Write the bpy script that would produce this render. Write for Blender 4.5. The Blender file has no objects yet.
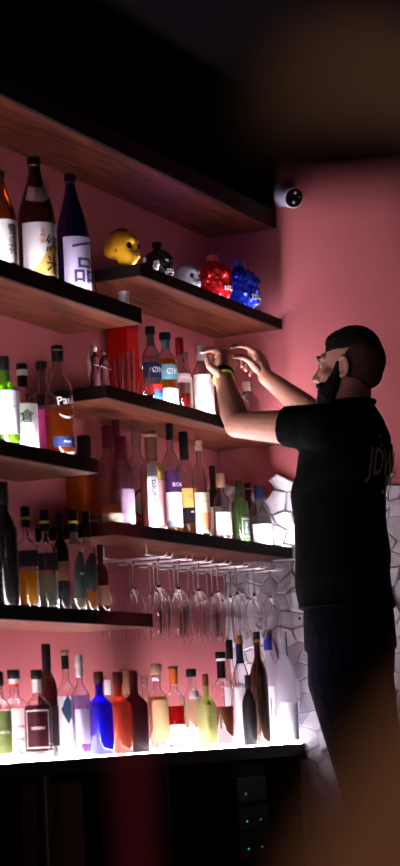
import bpy, bmesh, math, random
from mathutils import Vector, Matrix, noise
SC = bpy.context.scene
COL = SC.collection
PI = math.pi
rnd = random.Random(7)

# ------------------------------------------------------------------ camera
CAM = Vector((0, 0, 0.62))
right = Vector((0.4154895, -0.9081586, -0.0511512))
up = Vector((-0.1026512, -0.1026909, 0.9894025))
fwd = Vector((0.9037871, 0.4058356, 0.1358905))
cd = bpy.data.cameras.new('camera'); cam = bpy.data.objects.new('camera', cd); COL.objects.link(cam)
m = Matrix((right, up, -fwd)).transposed().to_4x4(); m.translation = CAM
cam.matrix_world = m
cd.sensor_fit = 'VERTICAL'; cd.sensor_height = 24.0; cd.sensor_width = 24.0 * 400 / 866
cd.lens = 2200 / 866 * 24.0
cd.clip_start = 0.05; cd.clip_end = 60
cd.dof.use_dof = True; cd.dof.focus_distance = 7.0; cd.dof.aperture_fstop = 1.6
SC.camera = cam
# ------------------------------------------------------------------ world and exposure
w = bpy.data.worlds.new('world'); SC.world = w; w.use_nodes = True
w.node_tree.nodes['Background'].inputs[0].default_value = (0.30, 0.10, 0.13, 1)
w.node_tree.nodes['Background'].inputs[1].default_value = 0.012
SC.view_settings.view_transform = 'Standard'; SC.view_settings.look = 'None'
SC.view_settings.gamma = 1; SC.view_settings.exposure = 0.0
SC.view_settings.use_curve_mapping = False
SC.cycles.transparent_max_bounces = 40
SC.cycles.max_bounces = 14
SC.cycles.sample_clamp_indirect = 6.0
STRIP = dict(L1=56, s2b=21, s3=110, s4=160, L2=150, L4=60, ct=75)
COUNTER_GLOW = 13.0
ADDED_FILL_ = 300
CEIL_ = 2.85
LED_COLOUR = (1.0, 0.90, 0.97)

# ------------------------------------------------------------------ materials
def nodes(name):
    m = bpy.data.materials.new(name); m.use_nodes = True
    nt = m.node_tree; nt.nodes.clear()
    out = nt.nodes.new('ShaderNodeOutputMaterial')
    return m, nt, out
def link(nt, a, b): nt.links.new(a, b)
def bsdf(name, col, rough=.5, metal=0, emis=None, es=0, spec=.5, bump=None):
    m, nt, out = nodes(name); b = nt.nodes.new('ShaderNodeBsdfPrincipled')
    b.inputs['Base Color'].default_value = (*col, 1); b.inputs['Roughness'].default_value = rough
    b.inputs['Metallic'].default_value = metal; b.inputs['Specular IOR Level'].default_value = spec
    if emis: b.inputs['Emission Color'].default_value = (*emis, 1); b.inputs['Emission Strength'].default_value = es
    # slight procedural variation of tone
    tc = nt.nodes.new('ShaderNodeTexCoord'); n = nt.nodes.new('ShaderNodeTexNoise'); n.inputs['Scale'].default_value = 30
    link(nt, tc.outputs['Object'], n.inputs['Vector'])
    mx = nt.nodes.new('ShaderNodeMixRGB'); mx.blend_type = 'MULTIPLY'; mx.inputs[0].default_value = .25
    mx.inputs[1].default_value = (*col, 1); link(nt, n.outputs['Fac'], mx.inputs[2]); link(nt, mx.outputs[0], b.inputs['Base Color'])
    if bump:
        bp = nt.nodes.new('ShaderNodeBump'); bp.inputs['Strength'].default_value = bump[1]; bp.inputs['Distance'].default_value = .01
        n2 = nt.nodes.new('ShaderNodeTexNoise'); n2.inputs['Scale'].default_value = bump[0]; link(nt, tc.outputs['Object'], n2.inputs['Vector'])
        link(nt, n2.outputs['Fac'], bp.inputs['Height']); link(nt, bp.outputs[0], b.inputs['Normal'])
    link(nt, b.outputs[0], out.inputs[0]); return m
def thin_glass(name, tint, refl=1.0, rough=.02, haze=0.0, hazecol=(1, 1, 1)):
    m, nt, out = nodes(name)
    t = nt.nodes.new('ShaderNodeBsdfTransparent'); t.inputs[0].default_value = (*tint, 1)
    last = t.outputs[0]
    if haze > 0:
        d = nt.nodes.new('ShaderNodeBsdfTranslucent'); d.inputs[0].default_value = (*hazecol, 1)
        d2 = nt.nodes.new('ShaderNodeBsdfDiffuse'); d2.inputs[0].default_value = (*hazecol, 1)
        mm = nt.nodes.new('ShaderNodeMixShader'); link(nt, d.outputs[0], mm.inputs[1]); link(nt, d2.outputs[0], mm.inputs[2])
        m0 = nt.nodes.new('ShaderNodeMixShader'); m0.inputs[0].default_value = haze
        link(nt, last, m0.inputs[1]); link(nt, mm.outputs[0], m0.inputs[2]); last = m0.outputs[0]
    g = nt.nodes.new('ShaderNodeBsdfGlossy'); g.inputs['Roughness'].default_value = rough
    lw = nt.nodes.new('ShaderNodeFresnel'); lw.inputs[0].default_value = 1.5
    mul = nt.nodes.new('ShaderNodeMath'); mul.operation = 'MULTIPLY'; mul.inputs[1].default_value = refl; mul.use_clamp = True
    link(nt, lw.outputs[0], mul.inputs[0])
    m1 = nt.nodes.new('ShaderNodeMixShader'); link(nt, mul.outputs[0], m1.inputs[0])
    link(nt, last, m1.inputs[1]); link(nt, g.outputs[0], m1.inputs[2]); link(nt, m1.outputs[0], out.inputs[0])
    return m
def real_glass(name, col=(1, 1, 1), rough=0.0):
    m, nt, out = nodes(name); g = nt.nodes.new('ShaderNodeBsdfGlass'); g.inputs['Color'].default_value = (*col, 1)
    g.inputs['Roughness'].default_value = rough; g.inputs['IOR'].default_value = 1.5; link(nt, g.outputs[0], out.inputs[0]); return m
def emitter(name, col, s):
    m, nt, out = nodes(name); e = nt.nodes.new('ShaderNodeEmission')
    e.inputs[0].default_value = (*col, 1); e.inputs[1].default_value = s; link(nt, e.outputs[0], out.inputs[0]); return m

def wall_paint():
    m, nt, out = nodes('pink_wall_paint'); b = nt.nodes.new('ShaderNodeBsdfPrincipled'); b.inputs['Roughness'].default_value = .55
    tc = nt.nodes.new('ShaderNodeTexCoord'); n = nt.nodes.new('ShaderNodeTexNoise'); n.inputs['Scale'].default_value = 3; n.inputs['Detail'].default_value = 6
    link(nt, tc.outputs['Object'], n.inputs['Vector'])
    r = nt.nodes.new('ShaderNodeValToRGB'); r.color_ramp.elements[0].color = (.355, .082, .092, 1); r.color_ramp.elements[1].color = (.410, .102, .112, 1)
    link(nt, n.outputs['Fac'], r.inputs[0]); link(nt, r.outputs[0], b.inputs['Base Color'])
    bp = nt.nodes.new('ShaderNodeBump'); bp.inputs['Strength'].default_value = .25; bp.inputs['Distance'].default_value = .004
    n2 = nt.nodes.new('ShaderNodeTexNoise'); n2.inputs['Scale'].default_value = 45; link(nt, tc.outputs['Object'], n2.inputs['Vector'])
    link(nt, n2.outputs['Fac'], bp.inputs['Height']); link(nt, bp.outputs[0], b.inputs['Normal'])
    link(nt, b.outputs[0], out.inputs[0]); return m
def wood(name, c0, c1, rough=.5, spec=.2):
    m, nt, out = nodes(name); b = nt.nodes.new('ShaderNodeBsdfPrincipled'); b.inputs['Roughness'].default_value = rough; b.inputs['Specular IOR Level'].default_value = spec
    tc = nt.nodes.new('ShaderNodeTexCoord'); mp = nt.nodes.new('ShaderNodeMapping'); mp.inputs['Scale'].default_value = (1.6, 16, 16)
    link(nt, tc.outputs['Object'], mp.inputs[0])
    n = nt.nodes.new('ShaderNodeTexNoise'); n.inputs['Scale'].default_value = 2.4; n.inputs['Detail'].default_value = 8; n.inputs['Distortion'].default_value = 1.2
    link(nt, mp.outputs[0], n.inputs['Vector'])
    r = nt.nodes.new('ShaderNodeValToRGB'); r.color_ramp.elements[0].position = .32; r.color_ramp.elements[1].position = .68
    r.color_ramp.elements[0].color = (*c0, 1); r.color_ramp.elements[1].color = (*c1, 1)
    link(nt, n.outputs['Fac'], r.inputs[0]); link(nt, r.outputs[0], b.inputs['Base Color'])
    link(nt, b.outputs[0], out.inputs[0]); return m

M = dict(
 wall=wall_paint(),
 wood=wood('stained_shelf_wood', (.026, .004, .002), (.175, .040, .016)),
 edge=wood('black_edge_wood', (.004, .002, .002), (.010, .004, .004), .6, .1),
 dark_wall=bsdf('black_paint', (.006, .005, .005), .9, spec=0),
 stone=bsdf('white_stone_cladding', (.60, .57, .64), .7, bump=(40, .5)),
 grout=bsdf('pale_mortar', (.33, .31, .35), .9),
 floor=bsdf('dark_floor_tile', (.03, .022, .02), .5),
 ceiling=bsdf('black_ceiling_paint', (.004, .003, .004), .95, spec=0),
 clear=real_glass('clear_glass', (.97, .97, .97), .02),
 amber=thin_glass('amber_glass', (.42, .13, .035), 1.2, haze=.22, hazecol=(.45, .12, .03)),
 brown=thin_glass('brown_glass', (.22, .06, .03), 1.2, haze=.25, hazecol=(.16, .035, .015)),
 brown_dark=thin_glass('dark_brown_glass', (.08, .03, .02), 1.2, haze=.3, hazecol=(.05, .015, .01)),
 brown_clear=thin_glass('smoky_brown_glass', (.22, .11, .10), 1.4, haze=.15, hazecol=(.06, .02, .015)),
 bronze=bsdf('bronze_bottle_coat', (.16, .09, .07), .16, .85),
 cobalt_deep=thin_glass('deep_blue_glass', (.04, .03, .30), 1.2, haze=.3, hazecol=(.03, .015, .16)),
 cobalt=thin_glass('cobalt_glass', (.02, .02, .75), 1.3, haze=.35, hazecol=(.02, .02, .80)),
 coral=thin_glass('coral_glass', (.85, .20, .10), 1.2, haze=.5, hazecol=(.80, .17, .08)),
 maroon_glass=bsdf('maroon_ceramic', (.016, .003, .006), .5, spec=.2),
 rose_glass=thin_glass('rose_glass', (.78, .45, .55), 1.3, haze=.15, hazecol=(.7, .3, .45)),
 green_bright=thin_glass('bright_green_glass', (.35, .75, .08), 1.3, haze=.3, hazecol=(.18, .45, .03)),
 green_dark=thin_glass('green_glass', (.20, .30, .10), 1.2, haze=.4, hazecol=(.10, .16, .05)),
 green_black=thin_glass('near_black_glass', (.04, .05, .03), 1.2, haze=.3, hazecol=(.01, .015, .008)),
 black_glass=bsdf('black_glass', (.006, .005, .005), .12),
 black_gloss=bsdf('black_gloss_bottle', (.012, .012, .016), .15),
 frosted=thin_glass('frosted_glass', (.9, .9, .95), .8, .3, haze=.42, hazecol=(.85, .83, .92)),
 olive_frost=thin_glass('frosted_olive_glass', (.62, .66, .32), .8, .3, haze=.6, hazecol=(.36, .38, .15)),
)
SOLID = dict(dark_cap=(.02, .01, .012), black_cap=(.008, .007, .008), steel=(.5, .5, .52), paper=(.86, .84, .88), paper_cool=(.82, .83, .92),
 paper_gold=(.85, .83, .86), paper_lilac=(.66, .58, .84), magenta=(.50, .03, .20), navy=(.012, .02, .07), navy_bright=(.02, .03, .28), smoke=(.10, .07, .07),
 red_print=(.55, .03, .03), blue_print=(.03, .10, .35), teal=(.16, .42, .46), red_cap=(.40, .015, .02), clear_print=(.70, .45, .48), cream=(.74, .62, .45),
 cream_neck=(.45, .30, .20), silver=(.62, .62, .68), cork=(.36, .22, .14), maroon_cap=(.09, .012, .02), lilac=(.60, .42, .62), brown_cap=(.10, .035, .02),
 yellow_label=(.72, .48, .13), pink_label=(.85, .40, .42), purple_dark=(.07, .02, .10), grey_print=(.35, .35, .42), black_label=(.012, .008, .010),
 wood_cap=(.55, .38, .24), orange_print=(.80, .22, .10), pale_pink=(.82, .62, .62), black_green=(.02, .03, .015), framed_green=(.03, .06, .03),
 yellow_ring=(.55, .50, .06), foil=(.75, .70, .66), brown_label=(.10, .035, .02), arch_label=(.015, .02, .018), olive_label=(.14, .17, .05),
 red_ring=(.6, .05, .03), framed_black=(.03, .004, .008), lilac_clear=(.50, .42, .70), peach_cap=(.65, .28, .18), tan_label=(.52, .33, .16),
 orange_cap=(.75, .16, .03), red_brown_cap=(.16, .03, .02), gold_cap=(.45, .30, .06), black_gloss=(.01, .01, .012), mountain=(.76, .78, .90),
 diamond_navy=(.02, .05, .12))
ROUGH = dict(steel=(.25, .9), silver=(.35, .5), gold_cap=(.3, .8), foil=(.4, .3))
for k, c in SOLID.items():
    r, mt = ROUGH.get(k, (.45, 0)); M[k] = bsdf(k + '_finish', c, r, mt, spec=.5 if mt else (.15 if max(c) < .1 else .3))
M['clearish'] = thin_glass('cut_glass_stopper', (.75, .72, .72), 2.5, .1, haze=.3, hazecol=(.5, .45, .45))
LIQ = dict(straw=(.80, .55, .22), orange=(.85, .25, .03), orange_bright=(1.0, .38, .02), orange_deep=(1.0, .30, .03), amber_liquid=(.65, .24, .03),
 gold_liquid=(.85, .42, .04), red_liquid=(.62, .02, .02), pink_liquid=(.95, .45, .42), pale_water=(.93, .93, .95), pale_green=(.82, .86, .66),
 dark_liquid=(.10, .015, .02), lilac_liquid=(.62, .55, .88), copper_liquid=(.72, .32, .16), brown_liquid=(.22, .06, .03), red_brown=(.55, .10, .03))
for k, c in LIQ.items():
    pale = k in ('pale_water', 'lilac_liquid', 'pale_green')
    M[k] = thin_glass(k + '_in_bottle', c, .2, .1, haze=.18 if pale else .7, hazecol=c)

# ------------------------------------------------------------------ mesh helpers
def tag(o, label=None, cat=None, group=None, kind=None):
    if label: o['label'] = label
    if cat: o['category'] = cat
    if group: o['group'] = group
    if kind: o['kind'] = kind
    return o
def empty(name, loc, rz=0.0):
    o = bpy.data.objects.new(name, None); o.location = loc; o.rotation_euler = (0, 0, rz); o.empty_display_size = .02
    COL.objects.link(o); return o
def mesh_obj(name, me, mat, parent=None):
    o = bpy.data.objects.new(name, me); COL.objects.link(o)
    if mat is not None:
        me.materials.clear(); me.materials.append(M[mat] if isinstance(mat, str) else mat)
    if parent is not None: o.parent = parent
    return o
def from_bm(name, bm, mat, parent=None, smooth=True, angle=None):
    me = bpy.data.meshes.new(name); bm.normal_update(); bm.to_mesh(me); bm.free()
    if smooth:
        me.polygons.foreach_set('use_smooth', [True] * len(me.polygons))
        if angle: me.set_sharp_from_angle(angle=math.radians(angle))
    return mesh_obj(name, me, mat, parent)
def box(bm, x0, x1, y0, y1, z0, z1, bev=0):
    r = bmesh.ops.create_cube(bm, size=1)
    for v in r['verts']:
        v.co = Vector((x0 + (v.co.x + .5) * (x1 - x0), y0 + (v.co.y + .5) * (y1 - y0), z0 + (v.co.z + .5) * (z1 - z0)))
    if bev:
        es = list({e for v in r['verts'] for e in v.link_edges})
        bmesh.ops.bevel(bm, geom=es, offset=bev, segments=2, affect='EDGES', profile=.5)
def box_obj(name, x0, x1, y0, y1, z0, z1, mat, parent=None, bev=0):
    bm = bmesh.new(); box(bm, x0, x1, y0, y1, z0, z1, bev)
    return from_bm(name, bm, mat, parent, smooth=False)
def sect(th, n, dy=1.0):
    c, s = math.cos(th), math.sin(th)
    if n <= 2: return c, s * dy
    k = (abs(c) ** n + abs(s) ** n) ** (-1.0 / n)
    return c * k, s * k * dy
def lathe(bm, prof, n=28, pw=None, dy=1.0, cx=0, cy=0, close_top=True, close_bot=True):
    """prof = [(r, z)]; pw = list of section exponents per ring"""
    rings = []
    for i, (r, z) in enumerate(prof):
        p = pw[i] if pw else 2
        rings.append([bm.verts.new((cx + r * sect(2 * PI * k / n, p, dy if p > 2 else 1 + (dy - 1) * 0)[0], cy + r * sect(2 * PI * k / n, p, dy if p > 2 else 1)[1], z)) for k in range(n)])
    for a, b in zip(rings, rings[1:]):
        for k in range(n):
            bm.faces.new((a[k], a[(k + 1) % n], b[(k + 1) % n], b[k]))
    if close_bot: bm.faces.new(rings[0][::-1])
    if close_top: bm.faces.new(rings[-1])
def tube(bm, pts, r, n=8, caps=True):
    pts = [Vector(p) for p in pts]; rr = r if isinstance(r, (list, tuple)) else [r] * len(pts)
    rings = []; prev = None
    for i, p in enumerate(pts):
        d = (pts[min(i + 1, len(pts) - 1)] - pts[max(i - 1, 0)]).normalized()
        a = d.cross(Vector((0, 0, 1)) if abs(d.z) < .9 else Vector((1, 0, 0))).normalized() if prev is None else (prev - d * prev.dot(d)).normalized()
        prev = a; b = d.cross(a)
        rings.append([bm.verts.new(p + (a * math.cos(2 * PI * k / n) + b * math.sin(2 * PI * k / n)) * rr[i]) for k in range(n)])
    for a, b in zip(rings, rings[1:]):
        for k in range(n): bm.faces.new((a[k], a[(k + 1) % n], b[(k + 1) % n], b[k]))
    if caps: bm.faces.new(rings[0][::-1]); bm.faces.new(rings[-1])
def ball(bm, c, r, seg=20, rot=None):
    r = (r, r, r) if not isinstance(r, (tuple, list)) else r
    res = bmesh.ops.create_uvsphere(bm, u_segments=seg, v_segments=seg * 2 // 3, radius=1)
    R_ = rot.to_3x3() if rot else Matrix.Identity(3)
    for v in res['verts']: v.co = R_ @ Vector((v.co.x * r[0], v.co.y * r[1], v.co.z * r[2])) + Vector(c)
_tc = {}
def text_mesh(s, depth=0.0):
    key = (s, depth)
    if key in _tc: return _tc[key]
    cu = bpy.data.curves.new('lettering', 'FONT'); cu.body = s; cu.align_x = 'CENTER'; cu.align_y = 'CENTER'; cu.size = 1.0; cu.extrude = depth
    cu.resolution_u = 3; cu.offset = .012
    o = bpy.data.objects.new('lettering', cu); COL.objects.link(o)
    dg = bpy.context.evaluated_depsgraph_get(); me = bpy.data.meshes.new_from_object(o.evaluated_get(dg))
    bpy.data.objects.remove(o); bpy.data.curves.remove(cu)
    tb = bmesh.new(); tb.from_mesh(me); bmesh.ops.triangulate(tb, faces=tb.faces)
    for _ in range(4):
        es = [e for e in tb.edges if e.calc_length() > .14]
        if not es: break
        bmesh.ops.subdivide_edges(tb, edges=es, cuts=1); bmesh.ops.triangulate(tb, faces=tb.faces)
    tb.to_mesh(me); tb.free()
    vs = [v.co.copy() for v in me.vertices]; fs = [list(p.vertices) for p in me.polygons]
    bpy.data.meshes.remove(me); _tc[key] = (vs, fs); return vs, fs
_inkc = {}
def ink(col):
    if col not in _inkc: _inkc[col] = bsdf('printed_ink', col, .5)
    return _inkc[col]

# ------------------------------------------------------------------ bottles
SHAPES = {  # outline as fractions: (radius fraction, height fraction); neck radius fraction is rn
 'sake': ([(.90, 0), (1, .012), (1, .50), (.97, .54), (.88, .60), (.74, .67), (.58, .74), (.44, .81), (.36, .86), (.32, .90), (.30, 1)], .30),
 'wine': ([(.92, 0), (1, .015), (1, .58), (.96, .62), (.84, .67), (.62, .715), (.44, .75), (.38, .78), (.36, .82), (.36, 1)], .36),
 'spirit': ([(.90, 0), (1, .015), (1, .56), (.98, .60), (.90, .635), (.72, .665), (.50, .69), (.40, .71), (.37, .74), (.36, 1)], .36),
 'tall': ([(.90, 0), (1, .012), (1, .56), (.97, .60), (.88, .65), (.70, .70), (.52, .735), (.43, .76), (.38, .80), (.36, 1)], .36),
 'square': ([(.92, 0), (1, .012), (1, .66), (.97, .69), (.80, .71), (.45, .725), (.34, .74), (.32, 1)], .32),
 'globe': ([(.80, 0), (.95, .02), (.97, .15), (1, .35), (1, .50), (.96, .58), (.84, .655), (.64, .71), (.42, .75), (.35, .79), (.33, 1)], .33),
}
def rad_at(shape, R, z):
    P = SHAPES[shape][0]
    for (r0, z0), (r1, z1) in zip(P, P[1:]):
        if z0 <= z <= z1: return R * (r0 + (r1 - r0) * (z - z0) / max(1e-6, z1 - z0))
    return R * P[-1][0]
def surf(shape, R, H, n, th, z, off=0.0):
    r = rad_at(shape, R, z); p = n if z < .62 else 2
    c, s = sect(th, p)
    return Vector((c * (r + off), s * (r + off), z * H))
def bottle(d):
    X, Y, Z = d['pos']; H = d['H']; R = d['R']; sh = d['shape']; n = d.get('n', 2); rz = 0.0
    if n > 2: rz = math.radians(225 + rnd.uniform(-6, 6)) - PI / 4 * 0   # one flat side towards the room
    root = empty(d['kind'], (X, Y, Z + .0006), 0.0)
    tag(root, d['label'], 'bottle', GROUP[d['row']])
    rot = math.radians({'ct': -22, 'L4': -18}.get(d['row'], -20)) if n > 2 else 0.0
    RM = Matrix.Rotation(rot, 3, 'Z')
    def fix(bm):
        if rot: bmesh.ops.transform(bm, matrix=RM.to_4x4(), verts=bm.verts)
    R0 = R * (.90 if n > 2 else 1.0)
    P, rn = SHAPES[sh]
    cap, cz, cr = d['cap']
    prof = [(r * R0, z * H) for r, z in P if z < cz] + [(rad_at(sh, R0, cz), cz * H)]
    pw = [n if z < .62 else 2 for r, z in P if z < cz] + [2]
    if d['glass'] == 'clear':
        inn = [(max(.002, r_ - .0024), z + (.007 if i < 2 else 0)) for i, (r_, z) in enumerate(prof)]
        prof = prof + inn[::-1]; pw = pw + pw[::-1]
    bm = bmesh.new(); lathe(bm, prof, 36, pw); bmesh.ops.recalc_face_normals(bm, faces=bm.faces); fix(bm)
    from_bm('glass_body', bm, d['glass'], root, angle=50)
    if d.get('liquid'):
        lc, f = d['liquid']; zb = .022
        k = 1 - .0034 / R0; zb = .0095 / H; prof = [(R0 * k * .9, zb * H)] + [(r * R0 * k, z * H) for r, z in P if zb + .01 < z < f] + [(rad_at(sh, R0, f) * k, f * H)]
        bm = bmesh.new(); lathe(bm, prof, 32, [n if z / H < .62 else 2 for r, z in prof]); fix(bm)
        from_bm('liquid', bm, lc, root, angle=50)
    # cap
    nr = rad_at(sh, R0, cz) * cr; ztop = H
    bm = bmesh.new(); h = ztop - cz * H
    lathe(bm, [(nr * .94, cz * H - .001), (nr, cz * H + .001), (nr, ztop - min(.003, h * .3)), (nr * .9, ztop)], 24)
    from_bm('cap', bm, cap, root, angle=45)
    if d.get('ring'):
        rc, a, b = d['ring']; rr = (nr if a >= cz else rad_at(sh, R0, a)) + .0012
        bm = bmesh.new(); lathe(bm, [(rr, a * H), (rr + .0006, a * H + .0005), (rr + .0006, b * H - .0005), (rr, b * H)], 24, close_top=True)
        from_bm('neck_ring', bm, rc, root, angle=45)
    if d.get('sleeve'):
        rc, a, b = d['sleeve']; bm = bmesh.new(); q = 8
        lathe(bm, [(rad_at(sh, R0, a + (b - a) * i / q) + .0012, (a + (b - a) * i / q) * H) for i in range(q + 1)], 24, close_top=False, close_bot=False)
        from_bm('neck_sleeve', bm, rc, root, angle=45)
    if d.get('badge'):
        rc, zc, hr = d['badge']; bm = bmesh.new(); th0 = math.radians(240); q = 28
        for rad_, off in ((hr * H, .0012),):
            ctr = bm.verts.new(surf(sh, R0, H, n, th0, zc, off)); vs = []
            for k in range(q):
                a = 2 * PI * k / q; dx = rad_ * math.cos(a) * .92; dz = rad_ * math.sin(a)
                vs.append(bm.verts.new(surf(sh, R0, H, n, th0 + max(-1.35, min(1.35, dx / R0)), max(.02, zc + dz / H), off)))
            for k in range(q): bm.faces.new((ctr, vs[k], vs[(k + 1) % q]))
        lab = from_bm('badge', bm, rc, root)
        bm = bmesh.new(); vi = []; vo = []
        for k in range(q):
            a = 2 * PI * k / q
            for L, f in ((vi, .86), (vo, 1.06)):
                dx = hr * H * f * math.cos(a) * .92; dz = hr * H * f * math.sin(a)
                L.append(bm.verts.new(surf(sh, R0, H, n, th0 + max(-1.4, min(1.4, dx / R0)), max(.02, zc + dz / H), .0018)))
        for k in range(q): bm.faces.new((vi[k], vo[k], vo[(k + 1) % q], vi[(k + 1) % q]))
        from_bm('badge_rim', bm, 'black_label', lab)
        put_text(lab, 'EST', (.1, .06, .04), zc, .34, 4, 0, sh, R0, H, n, 240, RM)
    for t in d['tags']:
        if t[0] == 'neck': neck_label(root, sh, R0, H); continue
        z0, z1, hw, col, ce, texts = t
        par = root
        if col:
            th0, h_ = math.radians(ce), math.radians(hw); q = 18; zs = 4; bm = bmesh.new(); g = []
            for j in range(zs + 1):
                z = z0 + (z1 - z0) * j / zs; row = []
                for i in range(q + 1):
                    u = i / q * 2 - 1; hh = h_
                    if col == 'arch_label' and j == zs: z_ = z
                    if col == 'arch_label': hh = h_ * (1 if j < 3 else (.85 if j == 3 else .35))
                    if col == 'diamond_navy': hh = h_ * (1 - abs(j / zs * 2 - 1)) + .01
                    row.append(bm.verts.new(RM @ surf(sh, R0, H, n, th0 + u * hh, z, .0011 if col != 'diamond_navy' and hw > 50 else .0015)))
                g.append(row)
            for j in range(zs):
                for i in range(q): bm.faces.new((g[j][i], g[j][i + 1], g[j + 1][i + 1], g[j + 1][i]))
            par = from_bm('label', bm, col, root)
            if col.startswith('framed'):
                bm = bmesh.new(); q = 14
                def strip(f):
                    vs = [RM @ surf(sh, R0, H, n, a, z, .0018) for a, z in f]
                    for k in range(0, len(vs) - 3, 2):
                        bm.faces.new([bm.verts.new(vs[j]) for j in (k, k + 1, k + 3, k + 2)])
                ins = h_ * .80; wd = .10 * h_ + .02; dz = .014
                for zz in (z0 + .035, z1 - .035 - dz):
                    strip([(th0 - ins + 2 * ins * i / q, z) for i in range(q + 1) for z in (zz, zz + dz)])
                for s in (-1, 1):
                    a = th0 + s * ins
                    strip([(a + e, z0 + .035 + (z1 - z0 - .07) * i / 4) for i in range(5) for e in (0, -s * wd * .5)])
                from_bm('frame_line', bm, ink((.45, .42, .42)), par)
            if col == 'mountain':
                bm = bmesh.new(); pts = [(-.9, .62), (-.5, .80), (-.15, .58), (.1, .70), (.5, .50), (.9, .60)]
                top = [RM @ surf(sh, R0, H, n, th0 + u * h_, z0 + (z1 - z0) * z, .0016) for u, z in pts]
                bot = [RM @ surf(sh, R0, H, n, th0 + u * h_, z0 + (z1 - z0) * .44, .0016) for u, z in pts]
                for k in range(len(pts) - 1): bm.faces.new([bm.verts.new(v) for v in (bot[k], bot[k + 1], top[k + 1], top[k])])
                from_bm('mountain_print', bm, ink((.12, .16, .55)), par)
            if col == 'paper_gold':
                bm = bmesh.new(); q = 10
                top = [RM @ surf(sh, R0, H, n, th0 + h_ * (-.7 + 1.6 * i / q), z0 + (z1 - z0) * (.02 + .70 * math.sin(PI / 2 * i / q) ** 1.5), .0016) for i in range(q + 1)]
                bot = [RM @ surf(sh, R0, H, n, th0 + h_ * (-.7 + 1.6 * i / q), z0 + .005, .0016) for i in range(q + 1)]
                for k in range(q): bm.faces.new([bm.verts.new(v) for v in (bot[k], bot[k + 1], top[k + 1], top[k])])
                from_bm('gold_print', bm, ink((.62, .42, .10)), par)
        for (s, c, zc, sz, ao, ro) in texts:
            put_text(par, s, c, zc, sz, ao, ro, sh, R0, H, n, ce, RM)
    return root
def put_text(par, s, c, zc, sz, ao, ro, sh, R0, H, n, ce, RM):
    vs, fs = text_mesh(s); a = math.radians(ro); th0 = math.radians(ce + ao)
    k = sz * R0; rr = rad_at(sh, R0, zc); bm = bmesh.new(); nv = []
    for v in vs:
        x = (v.x * math.cos(a) - v.y * math.sin(a)) * k; y = (v.x * math.sin(a) + v.y * math.cos(a)) * k
        nv.append(bm.verts.new(RM @ surf(sh, R0, H, n, th0 + x / rr, min(.98, max(.01, zc + y / H)), .0024)))
    for f in fs:
        try: bm.faces.new([nv[i] for i in f])
        except ValueError: pass
    from_bm('lettering', bm, ink(c), par, smooth=False)
def neck_label(root, sh, R0, H):
    bm = bmesh.new(); q = 14; g = []
    for j in range(4):
        row = []
        for i in range(q + 1):
            u = i / q * 2 - 1; th = math.radians(235) + u * 1.15
            z = .645 + .035 * u + j / 3 * .12 - .03 * (1 - abs(u)) + .03 * u * u
            row.append(bm.verts.new(surf(sh, R0, H, 2, th, z, .0014)))
        g.append(row)
    for j in range(3):
        for i in range(q): bm.faces.new((g[j][i], g[j][i + 1], g[j + 1][i + 1], g[j + 1][i]))
    l = from_bm('neck_label', bm, 'paper_cool', root)
    put_text(l, '特撰', (.25, .22, .3), .71, .34, -2, 12, sh, R0, H, 2, 235, Matrix.Identity(3))

GROUP = {'L1': 'sake bottles on the top shelf', 'L2': 'bottles on the second left shelf', 's3': 'bottles on the shelf by the raised hands',
         's4': 'bottles on the shelf over the hanging glasses', 'L4': 'bottles on the dim lower left shelf', 'ct': 'bottles on the lit counter'}
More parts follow.
